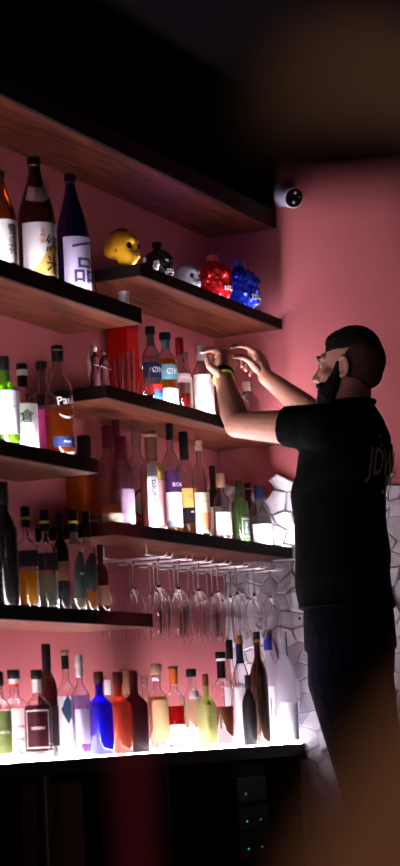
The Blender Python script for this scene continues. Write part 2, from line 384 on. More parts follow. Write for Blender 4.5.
# each bottle: where it stands, its height and radius in metres, outline, glass, cap, labels with (text, ink, height, size, angle, turn)
BOTTLES = [
  {'kind': 'sake_bottle', 'shape': 'sake', 'glass': 'amber', 'label': 'amber sake bottle at the left end of the top row, white calligraphy label', 'cap': ('dark_cap', 0.93, 1.25), 'ring': ('steel', 0.915, 0.93), 'tags': [(0.03, 0.47, 80, 'paper', 215, [('雪', (0.03, 0.02, 0.02), 0.36, 0.75, 38, 0), ('の', (0.03, 0.02, 0.02), 0.26, 0.6, 38, 0), ('花', (0.03, 0.02, 0.02), 0.16, 0.7, 38, 0)])], 'pos': (5.278, 2.949, 1.9375), 'H': 0.278, 'R': 0.0462, 'row': 'L1'},
  {'kind': 'sake_bottle', 'shape': 'sake', 'glass': 'brown', 'label': 'tall brown sake bottle with a slanted neck label and gold and white main label', 'cap': ('dark_cap', 0.94, 1.2), 'ring': ('steel', 0.928, 0.94), 'tags': [(0.03, 0.45, 68, 'paper_gold', 228, [('純', (0.02, 0.02, 0.02), 0.27, 1.0, 32, 0), ('米', (0.02, 0.02, 0.02), 0.11, 1.0, 32, 0), ('吟醸酒', (0.7, 0.08, 0.06), 0.34, 0.26, -4, -90)]), ('neck',)], 'pos': (5.51, 2.959, 1.9375), 'H': 0.371, 'R': 0.055, 'row': 'L1'},
  {'kind': 'sake_bottle', 'shape': 'sake', 'glass': 'cobalt_deep', 'label': 'dark blue sake bottle with a lilac label and big brush strokes', 'cap': ('dark_cap', 0.94, 1.2), 'ring': ('steel', 0.92, 0.93), 'tags': [(0.03, 0.46, 66, 'paper_lilac', 238, [('一', (0.06, 0.04, 0.14), 0.38, 1.5, 8, 12), ('品', (0.06, 0.04, 0.14), 0.17, 1.7, 12, 0)])], 'pos': (5.743, 2.964, 1.9375), 'H': 0.371, 'R': 0.0494, 'row': 'L1'},
  {'kind': 'whisky_bottle', 'shape': 'spirit', 'glass': 'green_bright', 'label': 'bright green bottle with white label at the left of the second shelf', 'cap': ('black_cap', 0.84, 1.1), 'tags': [(0.12, 0.6, 75, 'paper_cool', 225, [('RESERVA', (0.2, 0.25, 0.5), 0.42, 0.3, 0, 0), ('seco', (0.2, 0.25, 0.5), 0.3, 0.28, 0, 0)])], 'pos': (5.257, 2.944, 1.434), 'H': 0.25, 'R': 0.0386, 'row': 'L2'},
  {'kind': 'whisky_bottle', 'shape': 'spirit', 'glass': 'clear', 'label': 'clear bottle with black neck and white label marked with one black character', 'cap': ('black_cap', 0.93, 1.2), 'sleeve': ('black_cap', 0.74, 0.86), 'ring': ('paper', 0.86, 0.93), 'liquid': ('straw', 0.45), 'tags': [(0.02, 0.52, 80, 'paper', 225, [('倉', (0.02, 0.02, 0.02), 0.36, 1.05, -2, 0), ('の', (0.02, 0.02, 0.02), 0.2, 0.35, 12, 0)])], 'pos': (5.368, 2.949, 1.434), 'H': 0.245, 'R': 0.0379, 'row': 'L2'},
  {'kind': 'whisky_bottle', 'shape': 'spirit', 'glass': 'clear', 'label': 'clear bottle with magenta label behind the round logo flask', 'cap': ('dark_cap', 0.92, 1.15), 'tags': [(0.02, 0.5, 85, 'magenta', 225, [('ROSA', (0.8, 0.6, 0.3), 0.35, 0.35, 20, 0)])], 'pos': (5.634, 3.029, 1.434), 'H': 0.296, 'R': 0.0425, 'row': 'L2'},
  {'kind': 'round_flask', 'shape': 'globe', 'glass': 'clear', 'label': 'clear round-shouldered bottle with white script logo over orange spirit', 'cap': ('black_cap', 0.86, 1.25), 'ring': ('steel', 0.95, 0.965), 'liquid': ('orange', 0.42), 'tags': [(0.08, 0.17, 60, 'navy', 235, [('rum', (0.8, 0.8, 0.9), 0.125, 0.3, 0, 0)]), (0, 0, 0, None, 235, [('Paul', (0.95, 0.95, 0.95), 0.49, 0.8, 0, 8), ('(', (0.95, 0.95, 0.95), 0.345, 1.3, 0, 90)])], 'pos': (5.585, 2.949, 1.434), 'H': 0.327, 'R': 0.042, 'row': 'L2'},
  {'kind': 'spirit_bottle', 'shape': 'tall', 'glass': 'clear', 'label': 'clear bottle with navy label, blue lower band and black stopper', 'cap': ('black_cap', 0.9, 1.45), 'sleeve': ('smoke', 0.76, 0.89), 'liquid': ('pale_water', 0.6), 'tags': [(0.32, 0.52, 85, 'navy', 232, [('ØN', (0.95, 0.95, 1), 0.42, 0.85, 12, 0)]), (0.16, 0.24, 85, 'red_print', 232, []), (0.05, 0.16, 85, 'blue_print', 232, [])], 'pos': (6.221, 2.949, 1.664), 'H': 0.248, 'R': 0.0301, 'row': 's3'},
  {'kind': 'spirit_bottle', 'shape': 'tall', 'glass': 'clear', 'label': 'bottle of orange spirit with a teal label and navy stopper', 'cap': ('navy', 0.91, 1.55), 'sleeve': ('teal', 0.79, 0.9), 'liquid': ('orange_bright', 0.64), 'tags': [(0.36, 0.56, 85, 'teal', 232, [('ØK', (0.95, 0.95, 1), 0.46, 0.85, 8, 0)]), (0.03, 0.24, 70, 'paper', 250, [('azul', (0.1, 0.5, 0.7), 0.15, 0.45, 0, 0)])], 'pos': (6.331, 2.949, 1.664), 'H': 0.245, 'R': 0.0338, 'row': 's3'},
  {'kind': 'spirit_bottle', 'shape': 'tall', 'glass': 'clear', 'label': 'slim clear bottle with red capsule and a little red liquid left', 'cap': ('red_cap', 0.78, 1.2), 'liquid': ('red_liquid', 0.24), 'tags': [(0.38, 0.5, 60, 'clear_print', 232, [('TINTO', (0.9, 0.9, 0.95), 0.44, 0.5, 0, 0)])], 'pos': (6.44, 2.949, 1.664), 'H': 0.244, 'R': 0.0293, 'row': 's3'},
  {'kind': 'spirit_bottle', 'shape': 'tall', 'glass': 'clear', 'label': 'narrow bottle with cream label standing behind the silver capped one', 'cap': ('clearish', 0.86, 1.1), 'tags': [(0.03, 0.62, 85, 'cream', 232, [('ANIS', (0.5, 0.4, 0.3), 0.5, 0.5, 0, 0)])], 'pos': (6.659, 3.029, 1.664), 'H': 0.237, 'R': 0.0236, 'row': 's3'},
  {'kind': 'spirit_bottle', 'shape': 'tall', 'glass': 'clear', 'label': 'clear bottle with silver capsule and large white label next to the raised hand', 'cap': ('silver', 0.8, 1.25), 'tags': [(0.03, 0.58, 85, 'paper', 232, [('vodka', (0.5, 0.6, 0.8), 0.46, 0.5, 0, 0)])], 'pos': (6.611, 2.949, 1.664), 'H': 0.242, 'R': 0.035, 'row': 's3'},
  {'kind': 'spirit_bottle', 'shape': 'spirit', 'glass': 'clear', 'label': 'short bottle of amber spirit behind the raised forearm', 'cap': ('cork', 0.84, 1.3), 'liquid': ('amber_liquid', 0.6), 'tags': [(0.1, 0.45, 45, 'paper', 250, [])], 'pos': (6.781, 2.959, 1.664), 'H': 0.198, 'R': 0.0289, 'row': 's3'},
  {'kind': 'decanter_bottle', 'shape': 'globe', 'glass': 'clear', 'label': 'low round clear bottle with a grey brown stopper beside the wall', 'cap': ('cork', 0.8, 1.15), 'tags': [], 'pos': (7.013, 2.959, 1.664), 'H': 0.171, 'R': 0.042, 'row': 's3'},
  {'kind': 'square_decanter', 'shape': 'square', 'glass': 'clear', 'label': 'square decanter of deep orange whisky with a tall black stopper', 'cap': ('black_cap', 0.79, 1.2), 'n': 7, 'liquid': ('orange_deep', 0.55), 'tags': [(0.05, 0.15, 35, 'navy', 250, [('whisky', (0.8, 0.8, 0.9), 0.1, 0.22, 0, 0)])], 'pos': (6.03, 3.104, 1.257), 'H': 0.301, 'R': 0.0619, 'row': 's4'},
  {'kind': 'spirit_bottle', 'shape': 'spirit', 'glass': 'clear', 'label': 'clear bottle with a maroon capsule and cream strip label, half empty', 'cap': ('maroon_cap', 0.78, 1.25), 'liquid': ('orange_deep', 0.22), 'tags': [(0.03, 0.13, 70, 'cream', 235, [('gold', (0.4, 0.3, 0.2), 0.08, 0.3, 0, 0)]), (0.8, 0.93, 60, 'cream_neck', 235, [])], 'pos': (5.962, 2.989, 1.257), 'H': 0.313, 'R': 0.0366, 'row': 's4'},
  {'kind': 'spirit_bottle', 'shape': 'spirit', 'glass': 'clear', 'label': 'slender clear bottle with a maroon capsule at the back of the glass shelf row', 'cap': ('maroon_cap', 0.78, 1.25), 'tags': [], 'pos': (6.206, 3.079, 1.257), 'H': 0.368, 'R': 0.0285, 'row': 's4'},
  {'kind': 'spirit_bottle', 'shape': 'tall', 'glass': 'rose_glass', 'label': 'rose tinted bottle with lilac label and maroon capsule', 'cap': ('maroon_cap', 0.76, 1.35), 'tags': [(0.05, 0.42, 80, 'lilac', 235, [('rosado', (0.6, 0.5, 0.7), 0.3, 0.4, 0, -90)])], 'pos': (6.035, 2.979, 1.257), 'H': 0.286, 'R': 0.0338, 'row': 's4'},
  {'kind': 'spirit_bottle', 'shape': 'spirit', 'glass': 'clear', 'label': 'clear bottle with glass stopper and a round cream badge label', 'cap': ('clearish', 0.8, 1.2), 'liquid': ('red_brown', 0.12), 'badge': ('cream', 0.27, 0.13), 'tags': [], 'pos': (6.266, 3.039, 1.257), 'H': 0.361, 'R': 0.0366, 'row': 's4'},
  {'kind': 'gin_bottle', 'shape': 'spirit', 'glass': 'clear', 'label': 'pink gin bottle with brown stopper and black lettering running up a white strip', 'cap': ('brown_cap', 0.72, 1.3), 'ring': ('cork', 0.93, 0.96), 'liquid': ('pink_liquid', 0.5), 'tags': [(0.03, 0.66, 24, 'paper_cool', 205, [('Scarlett', (0.02, 0.02, 0.03), 0.38, 0.62, 3, 90)]), (0.5, 0.68, 28, 'yellow_label', 254, [('BAR', (0.35, 0.2, 0.05), 0.6, 0.42, 0, 0)]), (0.04, 0.49, 28, 'pink_label', 254, [])], 'pos': (6.175, 2.944, 1.257), 'H': 0.316, 'R': 0.0391, 'row': 's4'},
  {'kind': 'gin_bottle', 'shape': 'spirit', 'glass': 'clear', 'label': 'clear bottle with navy capsule and white label headed by a dark purple block', 'cap': ('black_cap', 0.8, 1.15), 'ring': ('cork', 0.96, 0.99), 'liquid': ('orange', 0.1), 'tags': [(0.36, 0.54, 80, 'purple_dark', 238, [('BOM', (0.9, 0.9, 0.95), 0.42, 0.62, 8, 0)]), (0.12, 0.36, 80, 'paper_cool', 238, [('dry gin', (0.6, 0.5, 0.7), 0.3, 0.28, 0, 0)]), (0.07, 0.13, 80, 'grey_print', 238, [])], 'pos': (6.414, 2.989, 1.257), 'H': 0.394, 'R': 0.0291, 'row': 's4'},
  {'kind': 'whisky_bottle', 'shape': 'spirit', 'glass': 'clear', 'label': 'bottle with black capsule, yellow label and black band over amber spirit', 'cap': ('black_cap', 0.74, 1.3), 'liquid': ('amber_liquid', 0.3), 'tags': [(0.28, 0.46, 80, 'yellow_label', 238, [('RUM', (0.35, 0.2, 0.05), 0.38, 0.5, 6, 0)]), (0.13, 0.28, 80, 'black_label', 238, [('viejo', (0.8, 0.8, 0.8), 0.24, 0.35, 6, 0)])], 'pos': (6.52, 2.989, 1.257), 'H': 0.353, 'R': 0.0328, 'row': 's4'},
  {'kind': 'spirit_bottle', 'shape': 'tall', 'glass': 'clear', 'label': 'long necked clear bottle with wooden stopper and cream and red label', 'cap': ('wood_cap', 0.9, 1.3), 'liquid': ('pink_liquid', 0.2), 'tags': [(0.03, 0.45, 80, 'cream', 235, [('mezcal', (0.3, 0.3, 0.2), 0.36, 0.4, 0, 0)]), (0.06, 0.24, 48, 'orange_print', 245, [])], 'pos': (6.488, 2.921, 1.257), 'H': 0.313, 'R': 0.026, 'row': 's4'},
  {'kind': 'liqueur_bottle', 'shape': 'spirit', 'glass': 'brown_dark', 'label': 'dark brown bottle with cream label and black script', 'cap': ('dark_cap', 0.82, 1.15), 'tags': [(0.05, 0.46, 80, 'cream', 235, [('Pe', (0.03, 0.03, 0.03), 0.3, 0.9, 12, 12)])], 'pos': (6.763, 2.999, 1.257), 'H': 0.263, 'R': 0.0253, 'row': 's4'},
  {'kind': 'liqueur_bottle', 'shape': 'spirit', 'glass': 'clear', 'label': 'small clear bottle with cork stopper and pale pink label', 'cap': ('cork', 0.8, 1.4), 'liquid': ('pale_water', 0.5), 'tags': [(0.08, 0.42, 80, 'pale_pink', 235, [('licor', (0.8, 0.2, 0.3), 0.26, 0.4, 0, 0)])], 'pos': (6.714, 2.949, 1.257), 'H': 0.227, 'R': 0.0285, 'row': 's4'},
  {'kind': 'wine_bottle', 'shape': 'wine', 'glass': 'green_dark', 'label': 'green bottle with a dark framed label', 'cap': ('black_green', 0.8, 1.15), 'tags': [(0.06, 0.42, 38, 'framed_green', 245, [('BITTER', (0.7, 0.75, 0.7), 0.24, 0.42, 0, 90)])], 'pos': (6.866, 2.949, 1.257), 'H': 0.216, 'R': 0.029, 'row': 's4'},
  {'kind': 'wine_bottle', 'shape': 'wine', 'glass': 'green_black', 'label': 'nearly black bottle tucked behind the green bottle', 'cap': ('black_cap', 0.8, 1.15), 'ring': ('steel', 0.9, 0.915), 'tags': [], 'pos': (7.134, 3.029, 1.257), 'H': 0.238, 'R': 0.0283, 'row': 's4'},
  {'kind': 'spirit_bottle', 'shape': 'globe', 'glass': 'clear', 'label': 'round shouldered clear bottle with navy capsule and white label', 'cap': ('navy', 0.8, 1.3), 'liquid': ('pale_water', 0.5), 'tags': [(0.03, 0.36, 80, 'paper_cool', 238, [('ouro', (0.8, 0.3, 0.1), 0.2, 0.5, -25, 0), ('mar', (0.1, 0.2, 0.7), 0.2, 0.5, 25, 0)])], 'pos': (7.064, 2.959, 1.257), 'H': 0.216, 'R': 0.0384, 'row': 's4'},
  {'kind': 'whisky_bottle', 'shape': 'wine', 'glass': 'black_glass', 'label': 'black bottle at the left end of the dim lower shelf', 'cap': ('black_cap', 0.82, 1.15), 'tags': [], 'pos': (5.215, 2.939, 0.9915), 'H': 0.339, 'R': 0.0353, 'row': 'L4'},
  {'kind': 'whisky_bottle', 'shape': 'spirit', 'glass': 'clear', 'label': 'clear bottle of golden spirit with a dark band label and a yellow ringed black cap', 'cap': ('black_cap', 0.8, 1.35), 'ring': ('yellow_ring', 0.87, 0.895), 'n': 4, 'liquid': ('gold_liquid', 0.36), 'tags': [(0.4, 0.56, 85, 'black_label', 225, [])], 'pos': (5.353, 2.949, 0.9915), 'H': 0.282, 'R': 0.0291, 'row': 'L4'},
  {'kind': 'whisky_bottle', 'shape': 'spirit', 'glass': 'clear', 'label': 'nearly empty clear bottle with a dark band label and a yellow ringed cap', 'cap': ('black_cap', 0.78, 1.35), 'ring': ('yellow_ring', 0.86, 0.885), 'n': 4, 'liquid': ('pale_green', 0.34), 'tags': [(0.38, 0.56, 85, 'black_label', 225, [])], 'pos': (5.463, 2.949, 0.9915), 'H': 0.281, 'R': 0.0296, 'row': 'L4'},
  {'kind': 'wine_bottle', 'shape': 'wine', 'glass': 'black_glass', 'label': 'opaque black bottle between the clear ones on the dim shelf', 'cap': ('black_cap', 0.8, 1.1), 'tags': [(0.3, 0.5, 60, 'brown_label', 235, [])], 'pos': (5.563, 2.954, 0.9915), 'H': 0.277, 'R': 0.0243, 'row': 'L4'},
  {'kind': 'whisky_bottle', 'shape': 'spirit', 'glass': 'clear', 'label': 'clear bottle with white foil shoulder and a tall dark arched label', 'cap': ('black_cap', 0.8, 1.3), 'ring': ('yellow_ring', 0.87, 0.895), 'sleeve': ('foil', 0.66, 0.78), 'liquid': ('pale_green', 0.14), 'tags': [(0.12, 0.58, 45, 'arch_label', 245, [('VII', (0.6, 0.7, 0.6), 0.36, 0.4, 0, 0)])], 'pos': (5.639, 2.949, 0.9915), 'H': 0.291, 'R': 0.0275, 'row': 'L4'},
  {'kind': 'whisky_bottle', 'shape': 'spirit', 'glass': 'clear', 'label': 'clear bottle with a black arched label and a little amber left', 'cap': ('black_cap', 0.78, 1.3), 'liquid': ('amber_liquid', 0.2), 'tags': [(0.22, 0.58, 60, 'arch_label', 245, [])], 'pos': (5.73, 2.954, 0.9915), 'H': 0.295, 'R': 0.0249, 'row': 'L4'},
  {'kind': 'whisky_bottle', 'shape': 'spirit', 'glass': 'brown_dark', 'label': 'short dark bottle at the right end of the dim shelf', 'cap': ('black_cap', 0.84, 1.2), 'tags': [(0.1, 0.4, 60, 'brown_label', 235, [])], 'pos': (5.82, 2.959, 0.9915), 'H': 0.203, 'R': 0.0222, 'row': 'L4'},
  {'kind': 'liqueur_bottle', 'shape': 'spirit', 'glass': 'clear', 'label': 'bottle with olive green label at the left edge of the lit counter', 'cap': ('black_cap', 0.84, 1.3), 'tags': [(0.08, 0.56, 80, 'olive_label', 225, [('verde', (0.8, 0.85, 0.7), 0.32, 0.4, 10, 0)])], 'pos': (5.164, 2.949, 0.578), 'H': 0.237, 'R': 0.0334, 'row': 'ct'},
  {'kind': 'liqueur_bottle', 'shape': 'spirit', 'glass': 'clear', 'label': 'bottle with pale label printed in red and a black cap with red ring', 'cap': ('black_cap', 0.9, 1.45), 'ring': ('red_ring', 0.8, 0.84), 'n': 4, 'sleeve': ('foil', 0.84, 0.9), 'liquid': ('pale_water', 0.4), 'tags': [(0.1, 0.56, 80, 'pale_pink', 225, [('OLD TOM', (0.8, 0.1, 0.1), 0.36, 0.3, 8, 0), ('GENEVER', (0.8, 0.1, 0.1), 0.22, 0.3, 8, 0)])], 'pos': (5.411, 3.039, 0.578), 'H': 0.249, 'R': 0.039, 'row': 'ct'},
  {'kind': 'liqueur_bottle', 'shape': 'spirit', 'glass': 'clear', 'label': 'bottle with a black framed label, black cap and white neck', 'cap': ('black_cap', 0.9, 1.45), 'n': 4, 'sleeve': ('foil', 0.74, 0.89), 'liquid': ('dark_liquid', 0.6), 'tags': [(0.08, 0.58, 80, 'framed_black', 225, [('NEGRO', (0.6, 0.5, 0.55), 0.34, 0.34, 5, 0)])], 'pos': (5.398, 2.959, 0.578), 'H': 0.244, 'R': 0.0346, 'row': 'ct'},
  {'kind': 'wine_bottle', 'shape': 'wine', 'glass': 'brown_clear', 'label': 'tall dark bottle with long black capsule rising above its neighbours', 'cap': ('black_cap', 0.76, 1.1), 'tags': [(0.1, 0.45, 40, 'black_label', 250, [])], 'pos': (5.579, 3.024, 0.578), 'H': 0.323, 'R': 0.0285, 'row': 'ct'},
  {'kind': 'spirit_bottle', 'shape': 'spirit', 'glass': 'clear', 'label': 'clear bottle with orange topped black capsule and white label with a navy diamond', 'cap': ('cork', 0.95, 1.3), 'sleeve': ('black_cap', 0.82, 0.95), 'tags': [(0.02, 0.56, 80, 'paper', 225, []), (0.3, 0.58, 42, 'diamond_navy', 214, [])], 'pos': (5.646, 2.999, 0.578), 'H': 0.305, 'R': 0.0273, 'row': 'ct'},
  {'kind': 'spirit_bottle', 'shape': 'spirit', 'glass': 'clear', 'label': 'clear fluted bottle with a long silver white capsule', 'cap': ('silver', 0.78, 1.3), 'ring': ('foil', 0.88, 0.92), 'n': 4, 'liquid': ('lilac_liquid', 0.6), 'tags': [(0.12, 0.46, 55, 'lilac_clear', 240, [])], 'pos': (5.598, 2.929, 0.578), 'H': 0.286, 'R': 0.0256, 'row': 'ct'},
  {'kind': 'gin_bottle', 'shape': 'spirit', 'glass': 'cobalt', 'label': 'cobalt blue glass bottle with a brown stopper', 'cap': ('brown_cap', 0.86, 1.3), 'n': 4, 'tags': [], 'pos': (5.754, 2.949, 0.578), 'H': 0.24, 'R': 0.0349, 'row': 'ct'},
  {'kind': 'liqueur_bottle', 'shape': 'spirit', 'glass': 'clear', 'label': 'small clear bottle behind the cobalt and coral bottles', 'cap': ('paper', 0.8, 1.3), 'liquid': ('straw', 0.5), 'tags': [], 'pos': (6.026, 3.059, 0.578), 'H': 0.223, 'R': 0.0198, 'row': 'ct'},
  {'kind': 'gin_bottle', 'shape': 'spirit', 'glass': 'coral', 'label': 'coral orange bottle with a brown stopper', 'cap': ('brown_cap', 0.85, 1.3), 'n': 4, 'tags': [], 'pos': (5.877, 2.949, 0.578), 'H': 0.24, 'R': 0.0355, 'row': 'ct'},
  {'kind': 'liqueur_bottle', 'shape': 'tall', 'glass': 'clear', 'label': 'slim bottle with a peach coloured capsule behind the maroon bottle', 'cap': ('peach_cap', 0.7, 1.2), 'tags': [], 'pos': (6.109, 3.039, 0.578), 'H': 0.256, 'R': 0.0215, 'row': 'ct'},
  {'kind': 'gin_bottle', 'shape': 'spirit', 'glass': 'maroon_glass', 'label': 'opaque maroon bottle with straight neck', 'cap': ('maroon_cap', 0.84, 1.1), 'n': 4, 'tags': [], 'pos': (5.984, 2.949, 0.578), 'H': 0.244, 'R': 0.0376, 'row': 'ct'},
  {'kind': 'liqueur_bottle', 'shape': 'spirit', 'glass': 'clear', 'label': 'clear bottle with pale stopper just behind the maroon bottle', 'cap': ('clearish', 0.86, 1.3), 'liquid': ('dark_liquid', 0.5), 'tags': [], 'pos': (6.287, 3.059, 0.578), 'H': 0.236, 'R': 0.0252, 'row': 'ct'},
  {'kind': 'liqueur_bottle', 'shape': 'spirit', 'glass': 'clear', 'label': 'clear bottle with thick cork stopper and tan label', 'cap': ('cork', 0.88, 1.5), 'ring': ('paper', 0.8, 0.84), 'liquid': ('copper_liquid', 0.62), 'tags': [(0.12, 0.58, 60, 'tan_label', 235, [])], 'pos': (6.228, 2.989, 0.578), 'H': 0.269, 'R': 0.0327, 'row': 'ct'},
  {'kind': 'liqueur_bottle', 'shape': 'spirit', 'glass': 'clear', 'label': 'bottle of red liqueur with orange capsule and white lower label', 'cap': ('orange_cap', 0.78, 1.25), 'ring': ('brown_cap', 0.965, 1.0), 'liquid': ('red_liquid', 0.52), 'tags': [(0.06, 0.3, 75, 'paper', 235, [])], 'pos': (6.288, 2.959, 0.578), 'H': 0.261, 'R': 0.0329, 'row': 'ct'},
  {'kind': 'liqueur_bottle', 'shape': 'tall', 'glass': 'clear', 'label': 'clear bottle with black cap and white square label', 'cap': ('black_cap', 0.9, 1.5), 'liquid': ('pale_green', 0.6), 'tags': [(0.03, 0.26, 75, 'paper', 235, []), (0.62, 0.72, 50, 'paper', 235, [])], 'pos': (6.553, 3.019, 0.578), 'H': 0.257, 'R': 0.0309, 'row': 'ct'},
  {'kind': 'liqueur_bottle', 'shape': 'spirit', 'glass': 'olive_frost', 'label': 'frosted yellow green bottle with dark red cap and a black triangle mark', 'cap': ('red_brown_cap', 0.84, 1.1), 'n': 4, 'tags': [(0, 0, 0, None, 238, [('▲', (0.02, 0.03, 0.02), 0.6, 0.7, 5, 0), ('AGAVE', (0.05, 0.06, 0.03), 0.34, 0.5, 5, -90)])], 'pos': (6.486, 2.939, 0.578), 'H': 0.236, 'R': 0.0289, 'row': 'ct'},
  {'kind': 'whisky_bottle', 'shape': 'spirit', 'glass': 'clear', 'label': 'clear bottle of brown spirit with black neck sleeve and white ring', 'cap': ('black_cap', 0.93, 1.35), 'ring': ('paper', 0.9, 0.93), 'sleeve': ('black_cap', 0.72, 0.9), 'liquid': ('brown_liquid', 0.42), 'tags': [], 'pos': (6.751, 2.999, 0.578), 'H': 0.314, 'R': 0.0366, 'row': 'ct'},
  {'kind': 'spirit_bottle', 'shape': 'tall', 'glass': 'clear', 'label': 'tall clear bottle with narrow black capsule and white label', 'cap': ('black_cap', 0.82, 1.2), 'tags': [(0.05, 0.55, 80, 'paper_cool', 235, [('gin', (0.5, 0.5, 0.6), 0.42, 0.4, 0, 0)])], 'pos': (6.919, 3.039, 0.578), 'H': 0.359, 'R': 0.0273, 'row': 'ct'},
  {'kind': 'spirit_bottle', 'shape': 'tall', 'glass': 'clear', 'label': 'clear bottle with gold top over a navy neck band', 'cap': ('gold_cap', 0.92, 1.35), 'sleeve': ('navy', 0.74, 0.92), 'tags': [(0.05, 0.52, 80, 'paper', 235, [])], 'pos': (6.866, 2.979, 0.578), 'H': 0.371, 'R': 0.0287, 'row': 'ct'},
  {'kind': 'spirit_bottle', 'shape': 'tall', 'glass': 'black_gloss', 'label': 'short black glossy bottle in front of the white labelled ones', 'cap': ('black_gloss', 0.82, 1.2), 'tags': [(0.3, 0.7, 50, 'black_label', 235, [])], 'pos': (6.808, 2.929, 0.578), 'H': 0.233, 'R': 0.0234, 'row': 'ct'},
  {'kind': 'wine_bottle', 'shape': 'wine', 'glass': 'bronze', 'label': 'tall shiny bronze wine shaped bottle', 'cap': ('dark_cap', 0.93, 1.15), 'ring': ('gold_cap', 0.91, 0.93), 'tags': [], 'pos': (6.939, 2.944, 0.578), 'H': 0.381, 'R': 0.0306, 'row': 'ct'},
  {'kind': 'vodka_bottle', 'shape': 'tall', 'glass': 'frosted', 'label': 'frosted white bottle with blue capsule and a blue mountain label', 'cap': ('navy_bright', 0.82, 1.25), 'ring': ('gold_cap', 0.975, 1.0), 'tags': [(0.03, 0.5, 75, 'mountain', 240, [('2001', (0.2, 0.2, 0.7), 0.2, 0.42, 0, 0)])], 'pos': (7.143, 2.989, 0.578), 'H': 0.395, 'R': 0.0314, 'row': 'ct'},
  {'kind': 'vodka_bottle', 'shape': 'tall', 'glass': 'frosted', 'label': 'round frosted bottle with thin dark neck strip, last on the counter', 'cap': ('frosted', 0.9, 1.1), 'tags': [(0.78, 0.97, 14, 'navy', 255, []), (0.03, 0.36, 70, 'paper_cool', 240, [])], 'pos': (7.111, 2.919, 0.578), 'H': 0.383, 'R': 0.0381, 'row': 'ct'},
]


# ------------------------------------------------------------------ the room
F_, B_, E_ = 2.889, 3.157, 7.2
def struct(o, cat=None): o['kind'] = 'structure'; return o
struct(box_obj('wall_back', 1.0, 7.3, B_, B_ + .12, 0, CEIL_, 'wall'))
struct(box_obj('wall_end', E_, E_ + .12, -3.0, B_, 0, CEIL_, 'wall'))
struct(box_obj('floor', -2.0, 7.4, -3.1, B_ + .12, -.1, 0, 'floor'))
struct(box_obj('ceiling', -2.0, 7.4, -3.1, B_ + .12, CEIL_, CEIL_ + .1, 'ceiling'))
struct(box_obj('wall_front', -2.0, 7.4, -3.2, -3.1, 0, CEIL_, 'dark_wall'))
struct(box_obj('wall_near', -2.1, -2.0, -3.2, B_ + .12, 0, CEIL_, 'dark_wall'))
struct(box_obj('trim_1', 3.0, E_, F_ + .004, B_, 2.4755, CEIL_, 'dark_wall'))     # black bulkhead over the top shelf

def stone_wall():
    bm = bmesh.new(); rs = random.Random(3)
    s = .074; y0, z0, NY, NZ = 1.25, .0, 27, 26
    def P(i, j, k):   # corner k of hex (i, j)
        return None
    dx = s; dz = s * .80; pts = {}
    def vert(a, b):
        if (a, b) not in pts:
            pts[(a, b)] = (rs.uniform(-.3, .3) * s, rs.uniform(-.22, .22) * s)
        return pts[(a, b)]
    for j in range(NZ):
        for i in range(NY):
            cy = y0 + (i + .5 * (j % 2)) * dx; cz = z0 + j * dz
            top = 1.50 + .03 * math.sin(i * 2.3) + rs.uniform(-.02, .02)
            if cz > top - s * .3: continue
            poly = []
            for k in range(6):
                ang = PI / 2 + k * PI / 3
                hy = cy + math.cos(ang) * dx / math.sqrt(3); hz = cz + math.sin(ang) * dx / math.sqrt(3) * .93
                key = (round(hy / (dx * .5)), round(hz / (dz / 3.0)))
                q = vert(*key); poly.append((min(B_ - .001, hy + q[0]), hz + q[1]))
            if max(p[0] for p in poly) - min(p[0] for p in poly) < .03: continue
            c = (sum(p[0] for p in poly) / 6, sum(p[1] for p in poly) / 6)
            h = .010 + rs.random() * .016; ty, tz = rs.uniform(-.10, .10), rs.uniform(-.14, .14)
            base = [bm.verts.new((E_ - .002, c[0] + (p[0] - c[0]) * .99, max(.0, c[1] + (p[1] - c[1]) * .99))) for p in poly]
            mid = [bm.verts.new((E_ - h * .8 - ty * (p[0] - c[0]) - tz * (p[1] - c[1]), c[0] + (p[0] - c[0]) * .96, max(.0, c[1] + (p[1] - c[1]) * .96))) for p in poly]
            tp = [bm.verts.new((E_ - h - ty * (p[0] - c[0]) - tz * (p[1] - c[1]), c[0] + (p[0] - c[0]) * .86, max(.0, c[1] + (p[1] - c[1]) * .86))) for p in poly]
            for a, b in ((base, mid), (mid, tp)):
                for k in range(6): bm.faces.new((a[k], b[k], b[(k + 1) % 6], a[(k + 1) % 6]))
            bm.faces.new(tp)
    bmesh.ops.recalc_face_normals(bm, faces=bm.faces)
    struct(from_bm('trim_2', bm, 'stone', None, smooth=False))
stone_wall()
struct(box_obj('trim_3', E_ - .006, E_, 1.25, B_, 0, 1.43, 'grout'))

def shelf(name_label, x0, x1, z0, z1, light, xl=None, y0=F_):
    root = empty('wall_shelf', (x0, y0, z0)); tag(root, name_label, 'shelf', None)
    bm = bmesh.new(); box(bm, .012, x1 - x0, .034, B_ - y0, 0, z1 - z0, .001); box(bm, .012, x1 - x0, .012, .034, 0, z1 - z0 - .010)
    from_bm('board', bm, 'wood', root, smooth=False)
    bm = bmesh.new(); box(bm, 0, x1 - x0, 0, .012, 0, z1 - z0, .001); box(bm, 0, .012, .0121, B_ - y0, 0, z1 - z0, .001)
    from_bm('edge_banding', bm, 'edge', root, smooth=False)
    if light:
        xs = .03
        o = box_obj('led_strip', xs, x1 - x0 - .03, .014, .032, z1 - z0 - .0099, z1 - z0 - .007, emitter('led_strip_light', LED_COLOUR, light), root)
        o['label'] = 'glowing white light strip'
    return root
Z0 = .62
shelf('highest wooden shelf under the black bulkhead, empty above the blue sake bottle', 3.0, 7.198, 1.793 + Z0, 2.475, 0)
shelf('wooden shelf holding the sake bottles', 4.2, 6.04, 1.267 + Z0, 1.3175 + Z0, STRIP['L1'])
